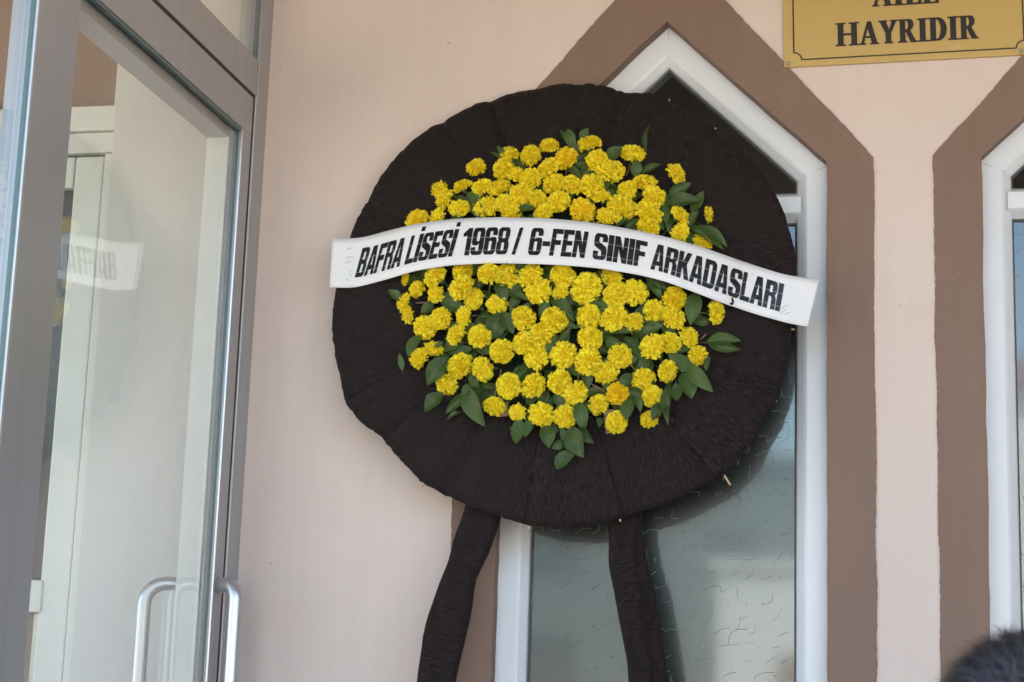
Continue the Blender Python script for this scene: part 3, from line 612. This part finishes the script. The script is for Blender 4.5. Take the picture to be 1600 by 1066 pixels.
# legs wrapped in crepe
def leg(stations, hh=-.045, name='leg'):
    rows = []
    for (lx, ly), (rx, ry) in stations: rows.append((wpt(lx, ly, hh), wpt(rx, ry, hh)))
    L, R = rows[-1]; c = (L+R)/2; c0 = (rows[-3][0]+rows[-3][1])/2; d = (c-c0).normalized(); d = (d+Vector((0, -.02, 0))).normalized()
    s = (c.z-.455)/-d.z; hw = (R-L)/2
    for t in (.1, .2, .3, .4, .5, .6, .7, .8, .9, 1.0): cc = c+d*s*t; rows.append((cc-hw*(1+.08*math.sin(t*17)), cc+hw*(1+.08*math.cos(t*13))))
    # refine
    fine = []
    for i in range(len(rows)-1):
        for k in range(8): t = k/8; fine.append((rows[i][0].lerp(rows[i+1][0], t), rows[i][1].lerp(rows[i+1][1], t)))
    fine.append(rows[-1]); n = 22; vs_ = []; uv = []; ln = 0; prev = None; sdd = random.random()*20
    for i, (L, R) in enumerate(fine):
        c = (L+R)/2; ln += (c-prev).length if prev else 0; prev = c; hx = (R-L)/2; w = hx.length
        for k in range(n):
            a = 2*math.pi*k/n; ca, sa_ = math.cos(a), math.sin(a)
            px_ = math.copysign(abs(ca)**.75, ca); py_ = math.copysign(abs(sa_)**.6, sa_)
            nz = 1+.10*noise.noise(Vector((ca*1.1+sdd, sa_*1.1, ln*9)))+.05*noise.noise(Vector((ca*3+sdd, sa_*3, ln*26)))
            crease = .009*math.exp(-((ca-.25*math.sin(ln*7+sdd))/.12)**2) if sa_ > 0 else 0
            vs_.append(c+hx*px_*(1+.11*noise.noise(Vector((ln*15, sdd, k*.0+ (1 if ca > 0 else 5)))))+EN*(.017*py_*nz-crease)); uv.append((ln*.8, k/n*.2))
    fs = [(i*n+k, i*n+(k+1) % n, (i+1)*n+(k+1) % n, (i+1)*n+k) for i in range(len(fine)-1) for k in range(n)]
    fs.append(tuple(range(n))); fs.append(tuple((len(fine)-1)*n+k for k in range(n)))
    PW(MB().add(vs_, fs).build(name, M_CREPE, smooth=True, uv=uv))
leg([((738,740),(800,755)),((727,788),(783,805)),((708,855),(762,868)),((695,890),(746,905)),((672,960),(732,975)),((661,995),(722,1015)),((652,1066),(711,1068))])
leg([((944,770),(996,770)),((950,822),(996,818)),((952,880),(994,875)),((962,940),(1003,925)),((970,985),(1010,975)),((978,1030),(1016,1020)),((982,1066),(1020,1066))])
leg([((985,770),(1002,770)),((988,820),(1002,816)),((986,875),(1008,868)),((992,935),(1024,922)),((1000,985),(1033,972)),((1006,1030),(1039,1018)),((1010,1066),(1044,1064))], -.058, 'leg_wrap')

# --- banner
def interp(tab, x):
    for (x0, *a), (x1, *b) in zip(tab[:-1], tab[1:]):
        if x <= x1: t = (x-x0)/(x1-x0); return [p+(q-p)*t for p, q in zip(a, b)]
    return list(tab[-1][1:])
BT = [(519,373),(545,373),(570,371),(600,362),(650,350),(700,343),(740,340.5),(780,339.5),(850,341),(900,345),(940,350),(1000,361),(1040,370),(1100,387),(1150,405),(1200,421.5),(1225,429),(1280,438)]
BB = [(515,449),(535,450),(552,450),(570,446),(600,438),(650,423),(700,415),(740,412.5),(780,411.5),(850,413),(900,416),(940,420),(1000,430),(1040,440),(1080,455),(1130,474),(1180,491),(1230,505),(1262,511)]
def smooth_tab(tab):
    def f(x):
        s = w = 0
        for k in range(-6, 7): g = math.exp(-(k/3)**2); xx = min(max(x+k*4, tab[0][0]), tab[-1][0]); s += g*interp(tab, xx)[0]; w += g
        return s/w
    return f
fT, fB = smooth_tab(BT), smooth_tab(BB)
def ban_h(x, y):
    a, b = wloc(x, y, .05); base = dome(a, b)+.036
    e = min(1, max(0, (x-515)/130))*min(1, max(0, (1285-x)/150)); e = e*e*(3-2*e)
    hh = .034*(1-e)+base*e
    if x > 1180: hh += (x-1180)*.00012
    return hh+.0035*math.sin(x*.031)+.002*math.sin(x*.083+y*.02)
NU, NV = 150, 8; vs_ = []; uv = []
for i in range(NU+1):
    t = i/NU; xt = 519+(1280-519)*t; xb = 515+(1262-515)*t
    for j in range(NV+1):
        v = j/NV; x = xt+(xb-xt)*v; y = fT(xt)+(fB(xb)-fT(xt))*v; vs_.append(wpt(x, y, ban_h(x, y)))
fs = [(i*(NV+1)+j, (i+1)*(NV+1)+j, (i+1)*(NV+1)+j+1, i*(NV+1)+j+1) for i in range(NU) for j in range(NV)]
ban = PW(MB().add(vs_, fs).build('banner', M_PAPER, smooth=True)); so = ban.modifiers.new('thick', 'SOLIDIFY'); so.thickness = .0006; so.offset = 0
def ban_pt(xb, vup, slant):
    """xb = baseline pixel column; vup = 0 at the letter foot, 1 at cap height"""
    def foot(x): return fT(x)+(fB(x)-fT(x))*.805
    def cap(x): return fT(x)+(fB(x)-fT(x))*.215
    y0 = foot(xb); hgt = foot(xb)-cap(xb); y = y0-hgt*vup; x = xb+slant*hgt*vup
    # follow the band as the letter leans
    y += (foot(x)-foot(xb))*.55
    return wpt(x, y, ban_h(x, y)+.0016)
def word(s, x0, x1, slant):
    gap = .055; tot = sum(GL[c][0] for c in s)+gap*(len(s)-1); k = (x1-x0)/tot; x = x0
    for c in s:
        wd, gr = GL[c]; V, T = text_tris(gr, 0)
        bm = bmesh.new(); bv = [bm.verts.new((px/100*wd*k, py, 0)) for px, py in V]
        for t in T:
            try: bm.faces.new([bv[i] for i in t])
            except ValueError: pass
        bmesh.ops.subdivide_edges(bm, edges=[e for e in bm.edges if e.calc_length() > 30], cuts=2, use_grid_fill=False)
        bmesh.ops.triangulate(bm, faces=bm.faces); bm.verts.index_update()
        vs2 = []; uv2 = []
        for v in bm.verts: vs2.append(ban_pt(x+v.co.x, v.co.y/100, slant)); uv2.append(((x+v.co.x)/1000, v.co.y/100))
        fs2 = [tuple(v.index for v in f.verts) for f in bm.faces]; bm.free()
        o = MB().add(vs2, fs2).build('letter', M_BINK, ban, uv=uv2); x += (wd+gap)*k
for a in (('BAFRA', 554, 624, .28), ('LİSESİ', 631, 706, .28), ('1968', 719, 792, .17), ('/', 799, 818, 0), ('6-FEN', 824, 913, .17), ('SINIF', 925, 1007, .13), ('ARKADAŞLARI', 1016, 1218, .17)): word(*a)
for x, y, dx, dy in ((541,390,10,-3),(541,402,11,0),(539,411,10,-3),(545,421,5,4),(545,428,5,4),(540,435,6,4),(1217,440,4,5),(1222,482,9,-6),(1219,490,9,-6),(1226,492,8,-4)):
    a, b = wpt(x, y, ban_h(x, y)+.001), wpt(x+dx, y+dy, ban_h(x+dx, y+dy)+.001); MB().tube([a, b], .0005, 5).build('staple', M_SCREW, ban)

# --- flowers
FL = '''688 295 16,695 311 15,723 292 14,745 263 16,754 294 15,780 294 18,788 265 18,797 241 15,718 326 15,760 324 17,787 317 13,800 332 15,652 346 18,683 341 13,829 244 17,859 229 16,884 248 18,921 226 18,857 263 17,933 252 17,954 269 20,829 280 18,808 273 14,866 288 18,894 290 16,925 291 19,939 307 14,816 304 17,840 312 15,873 315 19,911 329 17,850 332 14,966 321 18,947 336 14,989 240 18,980 298 16,1007 285 18,1022 308 18,974 327 19,1014 335 20,950 341 14,1012 357 17,1057 272 16,1063 338 17,1110 339 15,1063 364 14,1099 376 14,634 437 11,652 452 13,681 433 19,681 461 13,724 424 17,721 449 20,740 467 16,764 428 19,794 431 17,777 475 16,632 473 13,638 493 13,664 512 17,689 498 18,725 494 13,713 523 17,750 526 20,678 546 14,784 549 17,829 431 17,841 455 18,879 431 18,876 456 13,916 451 23,956 433 14,963 461 19,818 498 20,866 500 21,920 495 19,960 498 19,846 523 20,922 529 20,817 536 17,838 556 19,881 555 19,992 457 18,990 504 14,1023 487 18,1054 466 17,1052 496 18,1118 488 16,1076 526 15,1019 542 18,1047 536 16,656 560 15,719 572 19,754 577 17,698 601 17,795 603 18,834 602 17,773 635 16,808 644 12,919 566 20,969 556 17,947 582 18,1090 556 16,1043 580 17,1005 593 18,1020 620 17,874 596 17,898 615 17,965 615 16,935 632 17,847 648 18,883 651 18,963 660 17,1016 657 17'''
FL = [tuple(float(t) for t in s.split()) for s in FL.split(',')]
def flower_mesh(seed, npet, flat, loose):
    rnd = random.Random(seed); vs_ = []; fs = []; tone = []
    # core
    bm = bmesh.new(); bmesh.ops.create_icosphere(bm, subdivisions=2, radius=.66)
    for v in bm.verts: v.co.z *= flat
    k0 = 0; vs_ += [tuple(v.co) for v in bm.verts]; fs += [tuple(v.index for v in f.verts) for f in bm.faces]; tone += [0]*len(vs_); bm.free()
    ga = math.pi*(3-math.sqrt(5))
    for i in range(npet):
        z = 1-(i+.5)/npet*1.45; rr_ = math.sqrt(max(0, 1-z*z)); a = i*ga+rnd.uniform(-.25, .25)
        d = Vector((rr_*math.cos(a), rr_*math.sin(a), z+rnd.uniform(-.08, .08))).normalized()
        out = Vector((d.x, d.y, d.z*flat)); side = d.orthogonal().normalized(); side.rotate(Matrix.Rotation(rnd.uniform(0, 6.28), 3, d)); curl = d.cross(side)
        ln = rnd.uniform(.87, 1.04)*(1+.9*loose*rnd.uniform(-.1, .20))*(1+.10*noise.noise(d*2.2+Vector((seed*3.1, 0, 0)))); wd = rnd.uniform(.095, .15); lean = side*rnd.uniform(-.05, .05)+curl*rnd.uniform(-.10, .10); cu = rnd.uniform(-.07, .07)
        b0 = out*.60; m0 = out*(.60+(ln-.60)*.6)+lean*.5; t0 = out*ln+lean; k = len(vs_); tn = rnd.random()
        vs_ += [b0-side*wd*.35, b0+side*wd*.35, m0-side*wd*.85+curl*cu, m0+side*wd*.85+curl*cu, t0-side*wd-curl*cu*1.2, t0-side*wd*.42-curl*cu+out*.05, t0-out*.035, t0+side*wd*.45-curl*cu+out*.045, t0+side*wd-curl*cu*1.2, m0+curl*(cu+.04)]
        fs += [(k, k+1, k+9), (k, k+9, k+2), (k+1, k+3, k+9), (k+2, k+9, k+5, k+4), (k+9, k+6, k+5), (k+9, k+7, k+6), (k+9, k+3, k+8, k+7)]
        tone += [tn*.5]*4+[tn]*5+[tn*.5]
    me = bpy.data.meshes.new('flower'); me.from_pydata([tuple(v) for v in vs_], [], fs); me.update(); me.materials.append(M_PETAL)
    at = me.attributes.new('tone', 'FLOAT', 'POINT')
    for i, t in enumerate(tone): at.data[i].value = t
    return me
FM = [flower_mesh(s, n, f, l) for s, n, f, l in ((1, 290, .84, .2), (2, 260, .76, .5), (3, 310, .90, .1), (4, 230, .68, .8), (5, 270, .80, .4), (6, 190, .70, 1.2), (7, 250, .82, .6), (8, 280, .62, .4))]
def stem_mesh(seed):
    rnd = random.Random(seed); m = MB(); m.tube([(0, 0, -1.0), (0, 0, -.62), (0, 0, -.30)], [.10, .26, .42], 10)
    b = Vector((rnd.uniform(-.4, .4), rnd.uniform(-.4, .4), 0)); m.tube([(0, 0, -.95), b*.4+Vector((0, 0, -1.6)), b+Vector((0, 0, -2.6))], .06, 6)
    o = m.build('stem', M_CALYX, smooth=True); me = o.data; bpy.data.objects.remove(o); me.materials.append(M_PETAL_STEM)
    for p in me.polygons: p.material_index = 0 if p.center.z > -1.0 else 1
    return me
SM = [stem_mesh(s) for s in range(4)]
SIDE = {(1057,272): (.75, .35), (1110,339): (.95, .1), (1118,488): (.95, 0), (632,473): (-.8, .2), (638,493): (-.8, -.2), (634,437): (-.9, .1), (859,229): (0, .8), (1007,285): (.1, .7), (745,263): (-.3, .6), (797,241): (-.1, .6), (954,269): (.1, .45), (652,346): (-.5, .3), (1099,376): (.2, .5), (1076,526): (.6, .3), (678,546): (.1, .7), (808,644): (0, -.5)}
rf = random.Random(21)
for i, (x, y, r) in enumerate(FL):
    a, b = wloc(x, y, .06); h = dome(a, b)+rf.uniform(-.006, .010)
    if (int(x), int(y)) in ((764, 428),): h += .045
    depth = (wpt(x, y, h)-CAM).dot(fwd); rw = r*1.04*depth/F_PX
    n = Vector((a-FC[0], b-FC[1])); n = n/FR
    sx, sy = SIDE.get((int(x), int(y)), (n.x*.55+rf.uniform(-.42, .42), n.y*.55+rf.uniform(-.42, .42)+.05))
    nz = math.sqrt(max(.06, 1-sx*sx-sy*sy)); d = (E1*sx+E2*sy+EN*nz).normalized()
    me = FM[rf.randrange(len(FM))]
    if r <= 14 and rf.random() < .6: me = FM[5]
    o = bpy.data.objects.new('flower', me); col.objects.link(o); o.parent = wr
    q = d.to_track_quat('Z', 'Y') @ Matrix.Rotation(rf.uniform(0, 6.28), 3, 'Z').to_quaternion()
    o.rotation_mode = 'QUATERNION'; o.rotation_quaternion = q; o.scale = (rw*rf.uniform(.90, 1.16), rw*rf.uniform(.90, 1.16), rw*rf.uniform(.85, 1.15)); o.location = wpt(x, y, h)+WOFF
    s = bpy.data.objects.new('stem', SM[rf.randrange(4)]); col.objects.link(s); s.parent = o

# --- leaves
def leaf_mesh(seed, fold, bend, wav):
    rnd = random.Random(seed); m = MB(); uv = []; n = 9; vs_ = []
    for i in range(n+1):
        t = i/n; w = .5*(math.sin(math.pi*t**.95)**.80) if 0 < t < 1 else .015
        cz = bend*math.sin(t*math.pi*.9)*.18-bend*.1*t
        for v in (-1, -.5, 0, .5, 1):
            vs_.append((t, v*w*.42, cz+abs(v)*w*fold+wav*.03*math.sin(t*11+v*2+seed))); uv.append((t, v*.5))
    fs = [(i*5+j, (i+1)*5+j, (i+1)*5+j+1, i*5+j+1) for i in range(n) for j in range(4)]
    m.add(vs_, fs); m.tube([(-.16, 0, -.02), (0, 0, 0)], .012, 5); uv += [(0, 0)]*10
    o = m.build('leaf', M_LEAF, smooth=True, uv=uv); me = o.data; bpy.data.objects.remove(o); return me
LM = [leaf_mesh(1, .16, .5, .3), leaf_mesh(2, .28, .8, .6), leaf_mesh(3, .10, -.5, .4), leaf_mesh(4, .35, .3, 1.0), leaf_mesh(5, .2, 1.1, .5)]
LV = '''750 325 730 300 18,897 235 887 201 17,907 222 918 200 15,886 225 876 204 11,900 246 896 220 13,950 252 972 230 22,955 280 948 300 11,805 335 838 326 16,798 250 820 264 11,885 265 908 280 14,1010 240 1014 196 9,990 276 997 250 18,1002 271 1032 256 12,1043 309 1080 286 18,1040 322 1094 313 24,1080 332 1099 299 18,1040 318 1042 350 14,962 354 985 328 14,975 357 1000 342 13,1076 362 1092 328 15,1095 352 1136 386 16,1072 354 1132 391 14,1072 360 1087 386 14,628 472 607 453 15,783 488 766 532 30,785 488 802 522 20,778 438 791 474 20,678 474 658 488 15,688 470 728 484 22,658 523 637 557 22,700 552 738 545 18,694 535 678 543 8,790 456 820 447 12,798 460 823 469 15,812 462 796 484 15,857 466 842 494 15,861 466 898 502 21,930 488 950 475 18,940 521 1003 518 11,945 530 974 546 17,1010 436 1034 468 15,1014 437 1043 453 13,1088 457 1079 508 25,1103 535 1157 532 19,1106 537 1158 546 15,1003 521 1036 508 17,629 580 624 552 10,700 558 667 602 29,730 605 756 666 28,692 614 664 643 24,730 614 696 646 15,722 644 698 656 8,824 578 800 588 24,733 588 748 604 16,811 652 807 694 22,829 652 820 684 13,854 664 858 700 23,882 690 862 701 14,886 703 869 734 20,876 668 899 713 18,898 702 887 723 13,892 666 911 715 30,904 666 927 693 18,1042 630 1019 657 22,1049 596 1044 664 16,1066 583 1081 623 27,1075 570 1113 612 23,1044 553 1087 582 22,1056 598 1058 627 18,991 618 1001 644 13,987 584 971 607 18,1012 558 1002 579 18,1109 558 1104 580 11,992 543 984 572 16,905 628 913 672 22,868 612 881 637 19,914 578 919 607 17,986 622 978 657 22,700 352 725 336 14,1010 400 1050 425 16,760 345 740 310 20,1030 440 1070 450 18,700 455 705 490 16,740 600 720 620 14,800 588 783 616 18,812 572 832 592 20,818 622 800 602 16,760 602 778 618 15,852 580 872 602 18,822 632 842 618 16,858 610 842 634 17,905 600 925 622 18,800 620 786 640 15,828 575 845 590 16,690 570 705 590 16,950 600 975 596 16,925 650 948 640 16,745 545 730 560 16,870 540 890 525 18,975 525 958 540 16'''
LV = [tuple(float(t) for t in s.split()) for s in LV.split(',')]
rl = random.Random(5)
def put_leaf(x0, y0, x1, y1, w, h0, h1, roll, me):
    p0, p1 = wpt(x0, y0, h0), wpt(x1, y1, h1); X = p1-p0; L = X.length; X.normalize()
    Z = (EN-X*EN.dot(X)).normalized(); Z.rotate(Matrix.Rotation(roll, 3, X)); Y = Z.cross(X)
    wm = w/F_PX*3.75/(.42*.95)
    mt = Matrix((X*L, Y*wm, Z*L)).transposed().to_4x4(); mt.translation = p0+WOFF
    o = bpy.data.objects.new('leaf', me); col.objects.link(o); o.parent = wr; o.matrix_local = mt
for li, (x0, y0, x1, y1, w) in enumerate(LV):
    a, b = wloc(x0, y0, .05); a1_, b1_ = wloc(x1, y1, .05); h0 = dome(a, b)-.004; h1 = dome(a1_, b1_)+rl.uniform(-.004, .012); h1 = max(h1, .050); h0 = max(h0, .042)
    if li >= len(LV)-16: h0 -= .022; h1 = dome(a1_, b1_)-.020      # tucked below the flower heads
    put_leaf(x0, y0, x1, y1, w, h0, h1, rl.uniform(-.4, .4), LM[rl.randrange(5)])
for k in range(205):   # greenery deeper between the flowers
    a = rl.uniform(0, 6.283); r = math.sqrt(rl.random())*225; x, y = 872+r*math.cos(a)*1.03, 455+r*math.sin(a)*.95
    if y < 300 and abs(x-870) > 190: continue
    t = rl.uniform(0, 6.283); L = rl.uniform(28, 52); x1, y1 = x+L*math.cos(t), y+L*math.sin(t)
    a_, b_ = wloc(x, y, .05); h = dome(a_, b_)-rl.uniform(.008, .020); a2, b2 = wloc(x1, y1, .05); put_leaf(x, y, x1, y1, rl.uniform(12, 22), h, dome(a2, b2)-rl.uniform(.004, .016), rl.uniform(-.5, .5), LM[rl.randrange(5)])
# loose woody stems crossing the gaps
for q in ((650,474,680,471),(737,574,757,552),(810,540,822,510),(783,578,772,620),(902,600,904,578),(920,598,948,614),(985,570,992,580),(885,520,893,505),(1053,300,1043,318),(1095,352,1082,362),(985,255,978,275),(1000,330,992,345),(884,262,884,278),(1035,345,1010,372),(853,628,856,612),(905,650,904,628),(1103,522,1095,530),(738,305,748,325)):
    a = wloc(q[0], q[1], .05); h = max(.04, dome(*a)-.002)
    PW(MB().tube([wpt(q[0], q[1], h), wpt((q[0]+q[2])/2+1, (q[1]+q[3])/2, h), wpt(q[2], q[3], h-.012)], [.0012, .0014, .0016], 6).build('twig', M_PETAL_STEM if q[0] % 2 else M_LATH))

# ------------------------------------------------------------------ person whose hair shows at the lower right
hd = CAM+ray(1622, 1142)*1.62; HR = .089
per = empty('person', 'person with short dark grey hair standing in the foreground', 'person', (hd.x, hd.y, 0))
hz = hd.z
bmv = [(0,0,hz*.53),(0,0,hz*.66),(0,.0,hz*.80),(0,0,hz*.865),(0,.01,hz*.93),(0,.02,hz+.0),(0,.01,hz+.06),
       (.17,0,hz*.815),(.22,.01,hz*.63),(.23,.06,hz*.48),(.235,.10,hz*.43),(-.17,0,hz*.815),(-.22,.01,hz*.63),(-.23,.06,hz*.48),(-.235,.10,hz*.43),
       (.09,0,hz*.49),(.10,.01,hz*.28),(.10,-.01,hz*.06),(.11,.13,.03),(-.09,0,hz*.49),(-.10,.01,hz*.28),(-.10,-.01,hz*.06),(-.11,.13,.03)]
bme = [(0,1),(1,2),(2,3),(3,4),(4,5),(5,6),(2,7),(7,8),(8,9),(9,10),(2,11),(11,12),(12,13),(13,14),(0,15),(15,16),(16,17),(17,18),(0,19),(19,20),(20,21),(21,22)]
rdd = [.15,.145,.165,.062,.058,.078,.06,.07,.052,.038,.035,.07,.052,.038,.035,.095,.065,.045,.035,.095,.065,.045,.035]
me = bpy.data.meshes.new('body'); me.from_pydata(bmv, bme, []); me.update(); body = bpy.data.objects.new('body', me); col.objects.link(body); body.parent = per
sk = body.modifiers.new('skin', 'SKIN'); sk.use_smooth_shade = True
for i, r in enumerate(rdd): me.skin_vertices[0].data[i].radius = (r, r*.85 if i in (0, 1, 2) else r)
me.skin_vertices[0].data[0].use_root = True; body.modifiers.new('sub', 'SUBSURF').levels = 2; body.modifiers['sub'].render_levels = 2; me.materials.append(M_JACKET)
def hair_mat():
    m, nt, out = nmat('dark_grey_hair'); a = N(nt, 'ShaderNodeAttribute', attribute_name='tone')
    c = mixc(nt, ramp(nt, a.outputs['Fac'], .45, 1.0), (.006, .005, .005), (.075, .068, .064)); principled(nt, out, c, .42, 0, .5); return m
M_HAIR = hair_mat()
rh = random.Random(3); vs_ = []; fs = []; tone = []
bm = bmesh.new(); bmesh.ops.create_icosphere(bm, subdivisions=3, radius=HR*.98)
for v in bm.verts: v.co.y *= 1.12
vs_ += [tuple(v.co) for v in bm.verts]; fs += [tuple(v.index for v in f.verts) for f in bm.faces]; tone += [0]*len(vs_); bm.free()
for i in range(9000):
    z = rh.uniform(-.25, 1); a = rh.uniform(0, 6.283); q = math.sqrt(max(0, 1-z*z)); d = Vector((q*math.cos(a), q*math.sin(a)*1.12, z))
    p = d*HR*.97; flow = Vector((.35*math.sin(a*3)+rh.uniform(-.5, .5), .75+rh.uniform(-.4, .4), -.3+rh.uniform(-.4, .3))); flow = (flow-d*flow.dot(d)/d.length_squared)
    flow.normalize(); ln = rh.uniform(.018, .034); lift = rh.uniform(.12, .42); s = d.cross(flow).normalized()*rh.uniform(.0003, .0006); k = len(vs_)
    p1 = p+(flow*.8+d*lift)*ln*.5; p2 = p+(flow*1.5+d*lift*.9)*ln
    vs_ += [p-s, p+s, p1-s*.9, p1+s*.9, p2]; fs += [(k, k+1, k+3, k+2), (k+2, k+3, k+4)]; t = rh.random(); tone += [t]*5
me = bpy.data.meshes.new('hair'); me.from_pydata([tuple(v) for v in vs_], [], fs); me.update(); me.materials.append(M_HAIR)
at = me.attributes.new('tone', 'FLOAT', 'POINT')
for i, t in enumerate(tone): at.data[i].value = t
o = bpy.data.objects.new('hair', me); col.objects.link(o); o.parent = per; o.location = (0, 0, hd.z)

# ------------------------------------------------------------------ across the street: what the window glass mirrors
hs = empty('white_house', 'sunlit white house mirrored as pale blocks in the window glass', 'house', (4, -32, 0))
def PH(o): o.parent = hs; o.location = Vector(o.location)-hs.location; return o
PH(box('annex_wall', (-2.75, -36, 0), (1.6, -30, 3.75), M_HOUSE)); PH(box('annex_roof', (-2.95, -36.2, 3.752), (1.58, -29.8, 3.9), M_HOUSE))
PH(box('wall', (1.62, -38, 0), (13, -30.2, 7.3), M_HOUSE)); PH(MB().add([(1.3,-38.4,7.3),(13.4,-38.4,7.3),(13.4,-29.8,7.3),(1.3,-29.8,7.3),(4.5,-34,9),(10.5,-34,9)],[(0,3,2,1),(0,1,5,4),(2,3,4,5),(1,2,5),(3,0,4)]).build('roof', M_ROOFT))
for x in (3.2, 6.2, 9.2, 11.4):
    for z in (1.2, 4.4): PH(box('window', (x, -30.24, z), (x+1.1, -30.17, z+1.4), simple('house_pane', (.05, .06, .07), .1)))
PH(box('door', (-1.6, -30.05, 0.01), (-.6, -29.97, 2.1), M_LATH))
ab = empty('backdrop_block', 'long grey block added behind the white house to darken the mirrored sky', 'building', (0, -52, 0))  # invented block, added as a dark backdrop for the pane reflections
def PA(o): o.parent = ab; o.location = Vector(o.location)-ab.location; return o
M_BLOCK = simple('grey_green_render', (.15, .175, .165), .85, 0, .2, .12, .4)
PA(box('wall', (-45, -60, 0), (45, -50, 8.2), M_BLOCK)); PA(box('roof', (-45.4, -60.4, 8.21), (45.4, -49.6, 8.5), M_BLOCK))
mwin = simple('block_pane', (.06, .07, .075), .15)
for i in range(16):
    for z in (1.3, 4.6): PA(box('window', (-44+i*5.6, -50.05, z), (-42.4+i*5.6, -49.96, z+1.5), mwin))
def tree(x, y, H, label, seed):
    rt = random.Random(seed); t = empty('tree', label, 'tree', (x, y, 0), 'trees across the street')
    m = MB(); m.tube([(0, 0, 0), (.1, 0, H*.3), (0, .1, H*.6), (.1, 0, H*.9)], [.22, .17, .11, .03], 8)
    for k in range(7): a = k*2.4; m.tube([(.05, .03, H*(.35+.06*k)), (math.cos(a)*H*.14, math.sin(a)*H*.14, H*(.48+.06*k)), (math.cos(a)*H*.24, math.sin(a)*H*.24, H*(.55+.06*k))], [.08, .05, .02], 6)
    m.build('trunk', M_BARK, t); c = MB(); cl = [(rt.uniform(-1, 1)*H*.22, rt.uniform(-1, 1)*H*.22, H*rt.uniform(.45, .95), H*rt.uniform(.09, .16)) for _ in range(16)]
    for i in range(2600):
        cx, cy_, cz, cr_ = cl[rt.randrange(16)]; d = Vector((rt.gauss(0, 1), rt.gauss(0, 1), rt.gauss(0, 1))).normalized()*cr_*rt.uniform(.5, 1.05); p = Vector((cx, cy_, cz))+d
        u = Vector((rt.uniform(-1, 1), rt.uniform(-1, 1), rt.uniform(-1, 1))).normalized(); w = u.orthogonal().normalized(); c.add([p-u*.13, p+w*.08, p+u*.13, p-w*.08], [(0, 1, 2, 3)])
    c.build('crown', M_TLEAF, t)
tree(-13, -34, 6.0, 'broad green tree across the street mirrored in the window', 1); tree(-20, -36, 8.0, 'taller green tree across the street behind the camera', 2)
